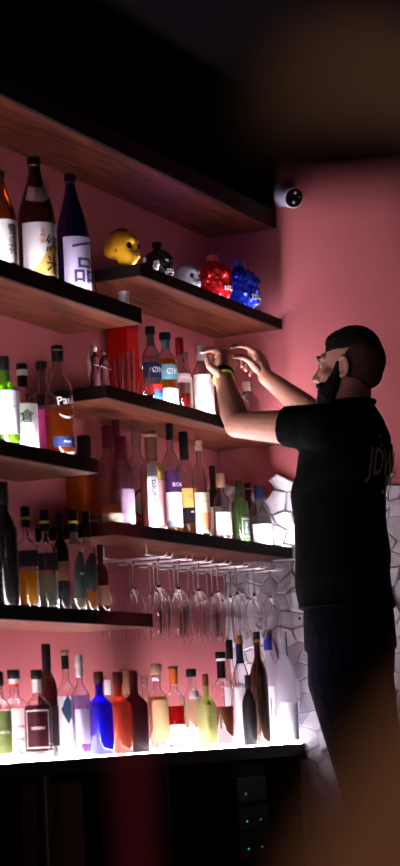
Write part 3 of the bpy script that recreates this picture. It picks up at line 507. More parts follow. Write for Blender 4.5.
shelf('wooden shelf holding the five painted skulls', 6.045, 7.198, 1.422 + Z0, 1.459 + Z0, STRIP['s2b'])
shelf('wooden shelf beneath the raised hands, with tumblers and figurines', 5.774, 7.178, 1.006 + Z0, 1.044 + Z0, STRIP['s3'])
shelf('wooden shelf with the stemware rack fixed below it', 5.788, 7.172, .598 + Z0, .637 + Z0, STRIP['s4'])
shelf('wooden shelf at left holding the bright green bottle', 4.2, 5.698, .771 + Z0, .814 + Z0, STRIP['L2'])
shelf('dim wooden shelf at lower left holding black bottles', 4.2, 6.016, .3305 + Z0, .3715 + Z0, STRIP['L4'])

# counter with its lit top
ctr = empty('bar_counter', (4.2, F_, 0)); tag(ctr, 'long black back bar counter with a glowing white top', 'counter')
TOPZ = Z0 - .042
box_obj('counter_slab', 0, 2.985, 0, B_ - F_ - .001, TOPZ - .045, TOPZ - .004, 'edge', ctr)
o = box_obj('light_panel', .0, 2.975, .008, B_ - F_ - .004, TOPZ - .004, TOPZ, emitter('glowing_counter_top', LED_COLOUR, COUNTER_GLOW), ctr); o['label'] = 'glowing white counter top'
o = box_obj('led_strip', .03, 2.965, .0005, .0075, TOPZ - .004, TOPZ - .0005, emitter('led_strip_light', LED_COLOUR, STRIP['ct']), ctr); o['label'] = 'glowing white light strip'
box_obj('back_panel', 0, 2.985, B_ - F_ - .02, B_ - F_ - .001, 0, TOPZ - .045, 'dark_wall', ctr)
for x in (0, .95, 1.9, 2.965): box_obj('divider', x, x + .02, .02, B_ - F_ - .021, 0, TOPZ - .0452, 'edge', ctr)

for d in BOTTLES: bottle(d)
# ------------------------------------------------------------------ skulls on the upper right shelf
def skull_parts(root, s, mat, teeth_mat, rough_amp, seed, facets=False, neck=None, capmat=None, soc='black_label'):
    """face looks along local +X; s = half length of the skull"""
    rs = random.Random(seed); bm = bmesh.new()
    bmesh.ops.create_icosphere(bm, subdivisions=4 if facets else 5, radius=1)
    for v in bm.verts:
        d = v.co.normalized(); x, y, z = d
        p = Vector((x * 1.0, y * .76, z * .92))
        if x > 0: p.y *= 1 - .12 * x                       # brow narrower than the crown
        jaw = max(0, min(1, (-z - .05) * 1.6)) * max(0, min(1, (x + .25) * 1.6))
        p.x += .12 * jaw; p.z -= .17 * jaw; p.y *= 1 - .30 * jaw
        if z < -.3 and x < .0: p.z = -.30 * .80 + (p.z + .24) * .45    # flat base under the back of the head
        for sy in (-1, 1):
            dd = (d - Vector((.86, .38 * sy, -.02)).normalized()).length
            p -= d * .30 * math.exp(-(dd / .20) ** 2)       # eye sockets
            dd = (d - Vector((.72, .58 * sy, -.42)).normalized()).length
            p += d * .10 * math.exp(-(dd / .17) ** 2)       # cheekbones
            dd = (d - Vector((.90, .34 * sy, .30)).normalized()).length
            p += d * .07 * math.exp(-(dd / .20) ** 2)       # brow ridge
        dd = (d - Vector((.97, 0, -.27)).normalized()).length
        p -= d * .16 * math.exp(-(dd / .11) ** 2)           # nose opening
        if rough_amp: p += d * rough_amp * noise.noise(d * 9 + Vector((seed, 0, 0)))
        v.co = p * s
    zmin = min(v.co.z for v in bm.verts)
    for v in bm.verts: v.co.z -= zmin
    zc = -zmin
    body = from_bm('skull_body', bm, mat, root, smooth=not facets)
    bm = bmesh.new()
    for r_, zz in ((0, -.46), (1, -.58)):
        for k in range(-3, 4):
            a = k * .17; bx = s * (1.04 - .30 * a * a * 3); by = s * .36 * math.sin(a * 2.0)
            box(bm, bx - .06 * s, bx + .02 * s, by - .045 * s, by + .045 * s, zc + (zz + .06) * s - .05 * s, zc + (zz + .06) * s + .05 * s, .008 * s)
    from_bm('teeth', bm, teeth_mat, root)
    if soc:
        for sy in (-1, 1):
            bm = bmesh.new(); ball(bm, (s * .735, s * .30 * sy, zc - .02 * s), (s * .11, s * .17, s * .17), 14)
            from_bm('eye_socket', bm, soc, root)
    if neck:
        bm = bmesh.new(); lathe(bm, [(s * .24, zc + s * .78), (s * .22, zc + s * .90), (s * .22, zc + s * 1.02)], 20)
        from_bm('neck', bm, mat, root, angle=40)
        bm = bmesh.new(); lathe(bm, [(s * .26, zc + s * 1.02), (s * .29, zc + s * 1.04), (s * .28, zc + s * 1.30), (s * .22, zc + s * 1.34)], 20)
        from_bm('stopper', bm, capmat, root, angle=40)
    return body, zc
M['skull_yellow'] = bsdf('yellow_skull_glaze', (.95, .50, .02), .3)
M['skull_black'] = bsdf('black_skull_glaze', (.012, .012, .014), .2)
M['skull_grey'] = bsdf('grey_skull_plaster', (.30, .28, .33), .5)
M['red_crystal'] = bsdf('red_metallic_glass', (.80, .02, .03), .15, .45)
M['blue_crystal'] = bsdf('blue_metallic_glass', (.02, .06, .75), .13, .5)
M['tooth_orange'] = bsdf('orange_teeth_paint', (.55, .20, .05), .4)
M['drip'] = bsdf('dark_red_drip_paint', (.16, .015, .01), .3)
M['flower'] = bsdf('white_flower_paint', (.85, .85, .88), .4)
M['stopper_red'] = bsdf('rose_stopper', (.55, .10, .09), .3)
M['stopper_violet'] = bsdf('violet_stopper', (.16, .08, .35), .3)
ZS = 1.459 + Z0
G = 'skulls on the upper right shelf'
def drips(body, zc, s):
    # dark paint running down from the crown
    bm = bmesh.new(); rs = random.Random(5)
    for k in range(7):
        a = -PI / 2 + (k - 3) * .42; pts = []
        for j in range(7):
            t = j / 6; el = PI / 2 - t * (.55 + .35 * rs.random())
            d = Vector((math.cos(a + .1 * t) * math.cos(el), math.sin(a + .1 * t) * math.cos(el), math.sin(el)))
            pts.append(Vector((d.x * 1.0, d.y * .74, d.z * .92)) * s * 1.0 + Vector((0, 0, zc)))
        tube(bm, pts, [s * .09] * 3 + [s * .07, s * .055, s * .05, s * .03], 8)
    from_bm('paint_drips', bm, 'drip', body)
def flower(body, c, r, nrm_y=-1, n=6):
    bm = bmesh.new(); rot = Vector((-.35, -1, .1)).normalized(); a = rot.cross(Vector((0, 0, 1))).normalized(); b = a.cross(rot)
    for k in range(n):
        t = 2 * PI * k / n; cc = Vector(c) + (a * math.cos(t) + b * math.sin(t)) * r * .6
        ball(bm, cc, r * .34, 10)
    ball(bm, c, r * .25, 10)
    from_bm('flower_mark', bm, 'flower', body)
RZF = math.radians(-106)
r = empty('skull_figure', (6.085, 2.968, ZS + .0006), RZF); tag(r, 'yellow skull with dark red drips over the crown, leftmost of the skulls', 'skull', G)
body, zc = skull_parts(r, .064, 'skull_yellow', 'tooth_orange', .0, 1); drips(body, zc, .064)
bm = bmesh.new(); ball(bm, (-.006, -.040, zc + .012), .008, 8); ball(bm, (.012, -.043, zc - .014), .007, 8); ball(bm, (-.026, -.036, zc - .010), .006, 8)
from_bm('flower_mark', bm, 'tooth_orange', body)
r = empty('skull_figure', (6.36, 2.975, ZS + .0006), RZF); tag(r, 'glossy black skull with a white flower beside the yellow skull', 'skull', G)
body, zc = skull_parts(r, .058, 'skull_black', 'skull_grey', .0, 2, neck=True, capmat='black_cap'); flower(body, (.030, -.043, zc - .010), .020)
flower(body, (-.018, -.045, zc + .016), .010)
r = empty('skull_figure', (6.585, 2.980, ZS + .0006), RZF); tag(r, 'matt grey skull between the black and the red ones', 'skull', G)
skull_parts(r, .056, 'skull_grey', 'skull_grey', .0, 3)
r = empty('skull_bottle', (6.80, 2.972, ZS + .0006), RZF); tag(r, 'red faceted skull bottle with rose stopper', 'skull', G)
skull_parts(r, .070, 'red_crystal', 'flower', .18, 4, True, True, 'stopper_red', None)
r = empty('skull_bottle', (7.035, 2.978, ZS + .0006), RZF); tag(r, 'dark blue faceted skull bottle with violet stopper', 'skull', G)
skull_parts(r, .082, 'blue_crystal', 'silver', .18, 5, True, True, 'stopper_violet', None)
# small violet accent lamp standing behind the skulls
r = empty('accent_lamp', (6.86, 3.115, ZS + .0006)); tag(r, 'small violet accent lamp against the wall behind the red skull', 'lamp')
bm = bmesh.new(); lathe(bm, [(.016, 0), (.016, .02), (.012, .024)], 20); from_bm('base', bm, 'black_cap', r, angle=40)
bm = bmesh.new(); ball(bm, (0, 0, .032), (.011, .011, .010), 14); from_bm('bulb', bm, emitter('violet_bulb', (.30, .04, 1.0), 90), r)

# puck light under the skull shelf, cable by the blue sake bottle
r = empty('puck_light', (6.24, 3.045, 1.422 + Z0 - .042)); tag(r, 'small white puck light fixed under the skull shelf', 'light')
bm = bmesh.new(); lathe(bm, [(.013, 0), (.016, .003), (.016, .034), (.018, .036), (.018, .0415)], 20); from_bm('housing', bm, 'silver', r, angle=40)
bm = bmesh.new(); pts = []
for k in range(15):
    a = PI * k / 14; pts.append((5.86 + .07 - .07 * math.cos(a), 3.02, 1.9395 + .16 * math.sin(a)))
pts = [(5.86, 3.02, 1.9405)] + pts + [(6.0, 3.02, 1.9405)]
tube(bm, pts, .0028, 8); tag(from_bm('power_cable', bm, 'black_cap'), 'thin black cable looping up behind the blue sake bottle', 'cable')

# ------------------------------------------------------------------ figurines, red box, tumblers on the third shelf
Z3 = 1.044 + Z0
M['figurine'] = bsdf('maroon_resin', (.07, .012, .02), .45)
M['figurine_white'] = bsdf('figurine_pale_paint', (.70, .60, .62), .5)
M['red_tin'] = thin_glass('red_acrylic', (.55, .01, .01), .6, haze=.8, hazecol=(.85, .01, .01))
def figurine(x, y, s, label, veil, seed):
    r = empty('figurine', (x, y, Z3 + .0006), math.radians(-95)); tag(r, label, 'figurine', 'small standing figurines')
    bm = bmesh.new(); lathe(bm, [(.020 * s, 0), (.020 * s, .006 * s), (.012 * s, .009 * s)], 20); from_bm('base', bm, 'figurine', r, angle=40)
    bm = bmesh.new()
    lathe(bm, [(.013 * s, .008 * s), (.016 * s, .02 * s), (.014 * s, .05 * s), (.010 * s, .075 * s), (.014 * s, .098 * s), (.015 * s, .108 * s), (.006 * s, .115 * s), (.005 * s, .122 * s)], 18)
    for sy in (-1, 1): tube(bm, [(0, .014 * s * sy, .105 * s), (.006 * s, .018 * s * sy, .085 * s), (.016 * s, .008 * s * sy, .078 * s)], [.005 * s, .0045 * s, .0035 * s], 8)
    from_bm('robe', bm, 'figurine', r)
    bm = bmesh.new(); ball(bm, (0, 0, .132 * s), (.0095 * s, .0085 * s, .0115 * s), 14); ball(bm, (.009 * s, 0, .131 * s), .002 * s, 6)
    from_bm('head', bm, 'figurine_white' if veil else 'figurine', r)
    if veil:
        bm = bmesh.new(); tube(bm, [(-.004 * s, 0, .146 * s), (-.012 * s, 0, .13 * s), (-.016 * s, 0, .10 * s), (-.017 * s, 0, .06 * s), (-.016 * s, 0, .03 * s)], [.006 * s, .008 * s, .009 * s, .008 * s, .006 * s], 10)
        from_bm('veil', bm, 'figurine_white', r)
figurine(5.875, 2.975, 1.0, 'small maroon standing figurine with a pale head and veil', True, 1)
figurine(5.955, 2.985, 1.02, 'small plain maroon figurine beside the pale veiled one', False, 2)
figurine(6.035, 3.045, .98, 'small dark maroon figurine nearest the red acrylic box', False, 3)
r = empty('gift_box', (6.34, 3.105, Z3 + .0006)); tag(r, 'tall bright red acrylic gift box behind the empty tumblers', 'box')
box_obj('box_body', -.043, .043, -.036, .036, 0, .27, 'red_tin', r, .003)
box_obj('lid', -.045, .045, -.038, .038, .27, .30, 'red_tin', r, .003)

def open_glass(name, label, group, loc, prof):
    inner = [(max(.0005, r_ - .0014), z + (.008 if i == 0 else 0)) for i, (r_, z) in enumerate(prof)]
    o = bmesh.new(); lathe(o, prof + inner[::-1], 28, close_top=True, close_bot=True); bmesh.ops.recalc_face_normals(o, faces=o.faces)
    return o
def rim(bm, p):
    tube(bm, [(p[0] * math.cos(2 * PI * k / 28), p[0] * math.sin(2 * PI * k / 28), p[1]) for k in range(29)], .0011, 6, caps=False)
def tumbler(x, y, prof, label):
    r = empty('tumbler', (x, y, Z3 + .0006)); tag(r, label, 'glass', 'empty glasses beside the orange bottle')
    bm = open_glass('', '', '', None, prof); from_bm('bowl', bm, 'clear_bright', r, angle=60)
M['clear_bright'] = real_glass('polished_glass')
M['glass_foot'] = real_glass('thick_glass_base')
tumbler(5.955, 2.935, [(.013, 0), (.015, .05), (.017, .10)], 'short narrow shot glass, leftmost of the empty glasses')
tumbler(6.10, 2.985, [(.014, 0), (.016, .08), (.019, .155)], 'tall slim empty glass beside the narrow shot glass')
tumbler(6.163, 3.0, [(.016, 0), (.017, .09), (.019, .17)], 'tallest slim empty glass in front of the red box')
tumbler(6.115, 2.925, [(.022, 0), (.029, .012), (.029, .025), (.021, .055), (.018, .07), (.020, .088), (.024, .10)], 'tulip shaped tasting glass in front of the navy labelled bottle')

# ------------------------------------------------------------------ hanging rack and stemware
ZR = .598 + Z0
rk = empty('glass_rack', (6.1, F_, ZR - .045)); tag(rk, 'chrome wire rack fixed under the shelf for hanging stemware', 'rack')
M['chrome'] = bsdf('chrome_wire', (.85, .80, .84), .35, .6)
LX = [.03 + .150 * k for k in range(7)]
def rail_bm():
    bm = bmesh.new()
    for dx in (.009, .053):
        tube(bm, [(dx, .0, .012), (dx, .004, .003), (dx, .012, 0), (dx, .245, 0)], .0026, 8)
    tube(bm, [(.009, .245, 0), (.053, .245, 0)], .0026, 8)
    return bm
first = None
for k, x in enumerate(LX):
    if first is None: first = from_bm('rail', rail_bm(), 'chrome', rk); first.location = (x, 0, 0)
    else:
        o = first.copy(); COL.objects.link(o); o.parent = rk; o.location = (x, 0, 0)
for y in (.05, .20):
    bm = bmesh.new(); tube(bm, [(-.01, y, .006), (LX[-1] + .075, y, .006)], .003, 8)
    for x in (0.0, .5, LX[-1] + .06): tube(bm, [(x, y, .006), (x, y, .0446)], .003, 8)
    from_bm('cross_bar', bm, 'chrome', rk)
def stem_glass(kind):
    root = empty('wine_glass', (0, 0, 0)); s = dict(wine=1.0, flute=1.0)[kind]
    bm = bmesh.new(); lathe(bm, [(.031, .0005), (.032, -.0008), (.020, -.003), (.006, -.006)], 28); bmesh.ops.recalc_face_normals(bm, faces=bm.faces); from_bm('foot', bm, 'glass_foot', root, angle=50)
    bm = bmesh.new(); tube(bm, [(0, 0, -.004), (0, 0, -.02), (0, 0, -.07), (0, 0, -.098)], [.0055, .0036, .0036, .006], 10); from_bm('stem', bm, 'clear_bright', root)
    if kind == 'wine': pr = [(.006, -.096), (.018, -.104), (.029, -.122), (.036, -.148), (.0375, -.170), (.035, -.200), (.030, -.240)]
    else: pr = [(.005, -.096), (.014, -.106), (.022, -.125), (.0265, -.150), (.026, -.195), (.023, -.250)]
    inner = [(max(.001, r_ - .0013), z) for r_, z in pr]
    bm = bmesh.new(); lathe(bm, pr + inner[::-1] + pr[:1], 30, close_top=False, close_bot=False); bmesh.ops.remove_doubles(bm, verts=bm.verts, dist=1e-6); bmesh.ops.recalc_face_normals(bm, faces=bm.faces); from_bm('bowl', bm, 'clear_bright', root, angle=60)
    return root
protos = {'wine': stem_glass('wine'), 'flute': stem_glass('flute')}
def copy_tree(o, parent=None):
    c = o.copy(); COL.objects.link(c); c.parent = parent
    for ch in o.children: copy_tree(ch, c)
    return c
used = set(); row_word = ['front', 'back']
lanes = ['first', 'second', 'third', 'fourth', 'fifth', 'sixth', 'seventh', 'eighth', 'ninth', 'tenth']
rs = random.Random(11)
for k in range(7):
    for q, yy in enumerate((.044, .130, .216)):
        kind = 'flute' if (k == 4 or (k == 1 and q)) else 'wine'
        o = protos[kind]
        if kind in used: o = copy_tree(o)
        used.add(kind)
        o.location = (6.1 + LX[k] + .031, F_ + yy, ZR - .045 + .0034); o.rotation_euler = (rs.uniform(-.02, .02), rs.uniform(-.02, .02), rs.random() * 3)
        tag(o, 'upside down %s glass hanging at the %s of the %s rack lane' % ('narrow' if kind == 'flute' else 'round', ('front', 'middle', 'back')[q], lanes[k] + ' (leftmost)' * (k == 0)), 'glass', 'stemware hanging under the shelf')

# ------------------------------------------------------------------ security camera on the end wall
r = empty('security_camera', (E_ - .0005, 2.857, 2.530)); tag(r, 'white round security camera with black face on the end wall', 'camera')
M['cam_white'] = bsdf('camera_white_plastic', (.50, .44, .62), .4); M['cam_black'] = bsdf('camera_black_face', (.004, .004, .005), .15)
ax = Vector((-.56, -.70, -.36)).normalized(); rotq = Vector((0, 0, 1)).rotation_difference(ax).to_matrix().to_4x4()
bm = bmesh.new(); lathe(bm, [(.044, 0), (.044, .012), (.036, .02), (.018, .026)], 28); bmesh.ops.transform(bm, matrix=Vector((0, 0, 1)).rotation_difference(Vector((-1, 0, 0))).to_matrix().to_4x4(), verts=bm.verts)
from_bm('wall_mount', bm, 'cam_white', r, angle=40)
bm = bmesh.new(); tube(bm, [(-.02, 0, 0), (-.04, -.004, -.004), (-.062, -.022, -.014)], .014, 12); from_bm('bracket', bm, 'cam_white', r)
hd = Vector((-.050, -.012, -.008))
bm = bmesh.new(); lathe(bm, [(.024, 0), (.034, .010), (.038, .022), (.038, .095), (.035, .098)], 32); bmesh.ops.transform(bm, matrix=Matrix.Translation(hd) @ rotq, verts=bm.verts)
hs = from_bm('housing', bm, 'cam_white', r, angle=40)
bm = bmesh.new(); lathe(bm, [(.0335, .096), (.0335, .100), (.020, .102)], 32); bmesh.ops.transform(bm, matrix=Matrix.Translation(hd) @ rotq, verts=bm.verts)
fc = from_bm('lens_face', bm, 'cam_black', r, angle=40)
for (a, b, q) in ((-.012, .010, .0055), (.014, -.014, .0055), (-.008, -.018, .003)):
    bm = bmesh.new(); lathe(bm, [(q, .101), (q * .9, .1035)], 14, cx=-b, cy=a); bmesh.ops.transform(bm, matrix=Matrix.Translation(hd) @ rotq, verts=bm.verts)
    from_bm('sensor', bm, 'silver', fc)

# ------------------------------------------------------------------ things under the counter
M['dim_card'] = bsdf('cardboard', (.22, .13, .08), .8); M['dim_steel'] = bsdf('dull_steel', (.28, .24, .27), .4, .6)
M['cooler_panel'] = bsdf('cooler_panel_plastic', (.022, .018, .018), .6, spec=.2)
r = empty('cooler_cabinet', (6.70, 2.945, 0.0)); tag(r, 'dark cooler cabinet with stacked panels and green lights under the counter', 'cooler')
box_obj('cabinet_body', 0, .27, .012, .16, 0, .52, 'edge', r)
for z in (.39, .30, .21):
    p_ = box_obj('panel', .01, .26, 0, .0118, z, z + .083, 'cooler_panel', r, .003)
    bm = bmesh.new(); ball(bm, (.075, -.001, z + .03), .0035, 8); b_ = from_bm('indicator_light', bm, emitter('green_indicator', (.05, 1, .45), .45), p_)
    if z < .35:
        bm = bmesh.new(); ball(bm, (.19, -.001, z + .03), .0030, 8); from_bm('indicator_light', bm, emitter('green_indicator', (.05, 1, .45), .3), p_)
r = empty('cardboard_carton', (5.46, 2.93, 0.0)); tag(r, 'brown cardboard carton standing under the left part of the counter', 'box')
box_obj('carton_body', 0, .13, 0, .13, 0, .505, 'dim_card', r, .003); box_obj('carton_flap', 0, .13, 0, .13, .5056, .509, 'dim_card', r)
r = empty('steel_pipe', (5.36, 2.925, 0.0)); tag(r, 'upright steel pipe under the counter beside the carton', 'pipe')
bm = bmesh.new(); tube(bm, [(0, 0, 0), (0, 0, .45), (0, 0, .532)], .012, 16); from_bm('pipe_body', bm, 'dim_steel', r, angle=40)
bm = bmesh.new(); lathe(bm, [(.018, .30), (.018, .33)], 16); from_bm('collar', bm, 'dim_steel', r, angle=40)

# ------------------------------------------------------------------ the man
HANDS = {'hand_left': {'wrist': (6.463, 2.81, 1.7691), 'palm': (6.5032, 2.825, 1.819), 'fingers': [[(6.5129, 2.838, 1.8551), (6.4805, 2.848, 1.8651), (6.4498, 2.856, 1.8585), (6.4225, 2.862, 1.8488)], [(6.5485, 2.832, 1.8593), (6.5258, 2.847, 1.8613), (6.4853, 2.855, 1.8434), (6.4643, 2.854, 1.8206)], [(6.5696, 2.824, 1.8479), (6.5528, 2.842, 1.8444), (6.5084, 2.852, 1.8262), (6.4746, 2.849, 1.8015)], [(6.5733, 2.816, 1.8273), (6.5597, 2.832, 1.8207), (6.5191, 2.84, 1.8063), (6.4883, 2.838, 1.7888)], [(6.4133, 2.812, 1.7793), (6.3822, 2.822, 1.7928), (6.3873, 2.83, 1.8173)]]}, 'hand_right': {'wrist': (6.7069, 2.76, 1.7912), 'palm': (6.7011, 2.777, 1.8296), 'fingers': [[(6.7197, 2.8, 1.8824), (6.6544, 2.804, 1.8942), (6.594, 2.807, 1.8894), (6.5392, 2.809, 1.8753)], [(6.7454, 2.8, 1.8826), (6.7054, 2.816, 1.879), (6.67, 2.824, 1.8547), (6.6535, 2.822, 1.8286)], [(6.7665, 2.795, 1.8712), (6.7305, 2.813, 1.865), (6.6943, 2.821, 1.8373), (6.6787, 2.819, 1.818)], [(6.7784, 2.79, 1.8551), (6.7457, 2.806, 1.8457), (6.7161, 2.813, 1.8222), (6.6917, 2.811, 1.8018)], [(6.6255, 2.757, 1.8073), (6.5831, 2.766, 1.8328), (6.5365, 2.774, 1.8408), (6.492, 2.78, 1.8321)]]}}

M['skin'] = bsdf('skin', (.58, .28, .20), .5); M['eye_dark'] = bsdf('eye', (.16, .10, .09), .2); M['tee'] = bsdf('black_cotton', (.0035, .0035, .0045), .95, spec=.08, bump=(22, .6)); M['denim'] = bsdf('dark_denim', (.002, .0025, .009), .9, spec=.08, bump=(60, .5))
M['hair'] = bsdf('short_black_hair', (.007, .004, .0035), .8, spec=.2, bump=(220, .5)); M['fade'] = bsdf('faded_hair', (.055, .022, .017), .8, spec=.2, bump=(220, .4))
def organic(name, bm, voxel, mat, parent, it=4, fac=.5, off=(0, 0, 0)):
    bmesh.ops.recalc_face_normals(bm, faces=bm.faces)
    me = bpy.data.meshes.new(name); bm.to_mesh(me); bm.free(); o = bpy.data.objects.new(name, me); COL.objects.link(o)
    md = o.modifiers.new('r', 'REMESH'); md.mode = 'VOXEL'; md.voxel_size = voxel; md.use_smooth_shade = True
    sm = o.modifiers.new('s', 'SMOOTH'); sm.factor = fac; sm.iterations = it
    dg = bpy.context.evaluated_depsgraph_get(); me2 = bpy.data.meshes.new_from_object(o.evaluated_get(dg)); bpy.data.objects.remove(o)
    me2.name = name; me2.polygons.foreach_set('use_smooth', [True] * len(me2.polygons))
    o = mesh_obj(name, me2, mat, parent)
    return o
MB_ = Vector((6.45, 2.41, 0.0))
man = empty('person', MB_); tag(man, 'bearded man in black t-shirt and dark jeans reaching up to the shelf with both hands', 'person')
def V(p): return Vector(p) - MB_
def limb(bm, pts, rad, n=16):
    pts = [V(p) for p in pts]; tube(bm, pts, rad, n)
    for p, r_ in zip(pts, rad): ball(bm, p, r_ * .99, 14)
def loft(bm, rings, n=32):
    L = []
    for (x, y, z, rx, ry) in rings:
        L.append([bm.verts.new(V((x + rx * sect(2 * PI * k / n, 2.3)[0], y + ry * sect(2 * PI * k / n, 2.3)[1], z))) for k in range(n)])
    for a, b in zip(L, L[1:]):
        for k in range(n): bm.faces.new((a[k], a[(k + 1) % n], b[(k + 1) % n], b[k]))
    bm.faces.new(L[0][::-1]); bm.faces.new(L[-1])
SHL, SHR = (6.275, 2.415, 1.535), (6.625, 2.435, 1.545)
ELL, ELR = (6.300, 2.700, 1.580), (6.760, 2.615, 1.655)
HC = Vector((6.45, 2.362, 1.755))
bm = bmesh.new()
loft(bm, [(6.45, 2.42, .90, .155, .11), (6.45, 2.42, 1.0, .16, .11), (6.45, 2.43, 1.15, .145, .105), (6.45, 2.42, 1.35, .17, .11), (6.45, 2.40, 1.50, .175, .10), (6.45, 2.38, 1.58, .12, .07), (6.45, 2.37, 1.62, .065, .06)])
tube(bm, [V((6.45, 2.365, 1.56)), V((6.45, 2.365, 1.63)), V((6.45, 2.36, 1.70))], [.066, .060, .058], 20)
# head
def hb(c, r_, rot=None): ball(bm, V(HC + Vector(c)), r_, 24, rot)
hb((0, -.012, .018), (.074, .096, .094)); hb((0, .045, -.035), (.057, .058, .075)); hb((0, .062, -.082), (.036, .036, .030)); hb((0, .078, .022), (.050, .022, .022))
tube(bm, [V(HC + Vector(p)) for p in ((0, .092, .008), (0, .110, -.018), (0, .122, -.036), (0, .105, -.044))], [.008, .010, .013, .010], 10)
ball(bm, V(HC + Vector((0, .122, -.035))), .013, 10); hb((0, .093, -.062), (.026, .016, .014))
for sx in (-1, 1):
    hb((sx * .047, .062, -.035), (.022, .024, .022)); hb((sx * .028, .086, .004), (.016, .012, .010))
    # ear: rim and lobe
    ec = Vector((sx * .077, -.002, -.018)); pts = []
    for k in range(11):
        a = -1.9 + k * .42; pts.append(V(HC + ec + Vector((sx * .008, .017 * math.cos(a + PI), .030 * math.sin(a) * 1.0))))
    tube(bm, pts, .0065, 8); hb((sx * .078, .004, -.018), (.006, .013, .024)); hb((sx * .079, .005, -.047), (.006, .008, .010))
# arms
for sh, el, h in ((SHL, ELL, HANDS['hand_left']), (SHR, ELR, HANDS['hand_right'])):
    w_ = Vector(h['wrist']); e_ = Vector(el); s_ = Vector(sh)
    limb(bm, [s_, s_.lerp(e_, .4), s_.lerp(e_, .8), e_, e_.lerp(w_, .22), e_.lerp(w_, .6), w_], [.062, .054, .046, .042, .044, .036, .0275])
    pm = Vector(h['palm']); K = [Vector(f[0]) for f in h['fingers'][:4]]
    for kx in K:   # palm built from four tapering rays
        limb(bm, [w_, w_.lerp(kx, .5), kx], [.023, .0175, .0125], 12)
    limb(bm, [w_, pm], [.024, .022], 12)
    for i, f in enumerate(h['fingers']):
        rr = [.0115, .0098, .0088, .0075] if i < 4 else [.0150, .0115, .0098, .0080]
        if i == 3: rr = [.0100, .0085, .0078, .0068]
        limb(bm, f, rr[:len(f)], 12)
# legs and feet
for sx in (-1, 1):
    limb(bm, [(6.45 + sx * .085, 2.41, .92), (6.45 + sx * .095, 2.42, .72), (6.45 + sx * .085, 2.385, .50), (6.45 + sx * .085, 2.350, .34), (6.45 + sx * .105, 2.37, .10)], [.085, .075, .052, .046, .036])
    limb(bm, [(6.45 + sx * .105, 2.37, .05), (6.45 + sx * .112, 2.46, .042), (6.45 + sx * .12, 2.55, .034)], [.042, .040, .030])
organic('body', bm, .0042, 'skin', man, 3)
# beard
bm = bmesh.new(); hb((0, .066, -.085), (.054, .050, .040)); hb((0, .088, -.112), (.036, .036, .040)); hb((0, .108, -.060), (.030, .012, .008))
for sx in (-1, 1): tube(bm, [V(HC + Vector(p)) for p in ((sx * .073, .012, .0), (sx * .071, .022, -.035), (sx * .060, .045, -.072), (sx * .040, .075, -.095))], [.011, .016, .025, .028], 10); hb((sx * .040, .085, -.068), (.018, .018, .014))
for v in bm.verts: v.co += v.normal * 0
be = organic('beard', bm, .004, 'hair', man, 2)
for v in be.data.vertices: v.co += Vector(noise.noise_vector(v.co * 140)) * .0014
# hair: dense crown and faded sides
bm = bmesh.new(); hb((0, -.012, .034), (.072, .094, .088)); hb((0, .036, .068), (.052, .044, .038)); hb((0, .015, .075), (.056, .06, .038))
ha = organic('hair', bm, .004, 'hair', man, 2)
for v in ha.data.vertices: v.co += Vector(noise.noise_vector(v.co * 120)) * .0010
bm = bmesh.new(); hb((0, -.028, .008), (.0772, .086, .088)); hb((0, -.055, -.035), (.055, .045, .050)); organic('faded_hair', bm, .004, 'fade', man, 2)
for sx in (-1, 1):
    bm = bmesh.new(); hb((sx * .030, .086, .001), (.012, .012, .009)); from_bm('eye', bm, 'figurine_white' if False else 'eye_dark', man)
    bm = bmesh.new(); tube(bm, [V(HC + Vector(p)) for p in ((sx * .012, .103, .022), (sx * .030, .099, .028), (sx * .048, .083, .022))], [.004, .005, .003], 8); from_bm('eyebrow', bm, 'hair', man)
# t-shirt
TEE = [(.985, 2.425, .195, .142), (1.00, 2.425, .193, .141), (1.10, 2.428, .188, .136), (1.22, 2.432, .190, .134), (1.35, 2.425, .202, .134), (1.46, 2.402, .214, .132), (1.53, 2.392, .205, .122), (1.585, 2.380, .150, .095), (1.618, 2.372, .090, .074)]
bm = bmesh.new(); loft(bm, [(6.45, y, z, rx, ry) for z, y, rx, ry in TEE])
for sh, el, f in ((SHL, ELL, .42), (SHR, ELR, .40)):
    s_, e_ = Vector(sh), Vector(el); c_ = Vector((6.45 + (sh[0] - 6.45) * .55, sh[1] - .03, sh[2] - .01))
    tube(bm, [V(c_), V(s_), V(s_.lerp(e_, f * .6)), V(s_.lerp(e_, f))], [.088, .080, .071, .066], 20); ball(bm, V(s_), .0795, 18)
    ball(bm, V(c_.lerp(s_, .4) + Vector((0, 0, .005))), .083, 18)
tube(bm, [V((6.45, 2.370, 1.60)), V((6.45, 2.366, 1.632))], [.078, .069], 24)
tee = organic('t_shirt', bm, .006, 'tee', man, 3)
for v in tee.data.vertices:
    if v.co.z < 1.50: v.co += v.normal * (.006 * math.sin(v.co.z * 26 + v.co.x * 18 + 3 * noise.noise(v.co * 5)))
bm = bmesh.new(); pts = [V((6.45 + .071 * math.cos(a), 2.366 + .069 * math.sin(a), 1.630)) for a in [2 * PI * k / 24 for k in range(25)]]
tube(bm, pts, .008, 8, caps=False); from_bm('collar', bm, 'tee', tee)
def tee_back(x, z):
    for (z0, y0, rx0, ry0), (z1, y1, rx1, ry1) in zip(TEE, TEE[1:]):
        if z0 <= z <= z1:
            t = (z - z0) / (z1 - z0); y, rx, ry = y0 + (y1 - y0) * t, rx0 + (rx1 - rx0) * t, ry0 + (ry1 - ry0) * t; break
    u = min(.99, abs(x - 6.45) / rx); return y - ry * (1 - u ** 2.3) ** (1 / 2.3) - .010
M['print'] = bsdf('white_shirt_print', (.75, .68, .70), .7)
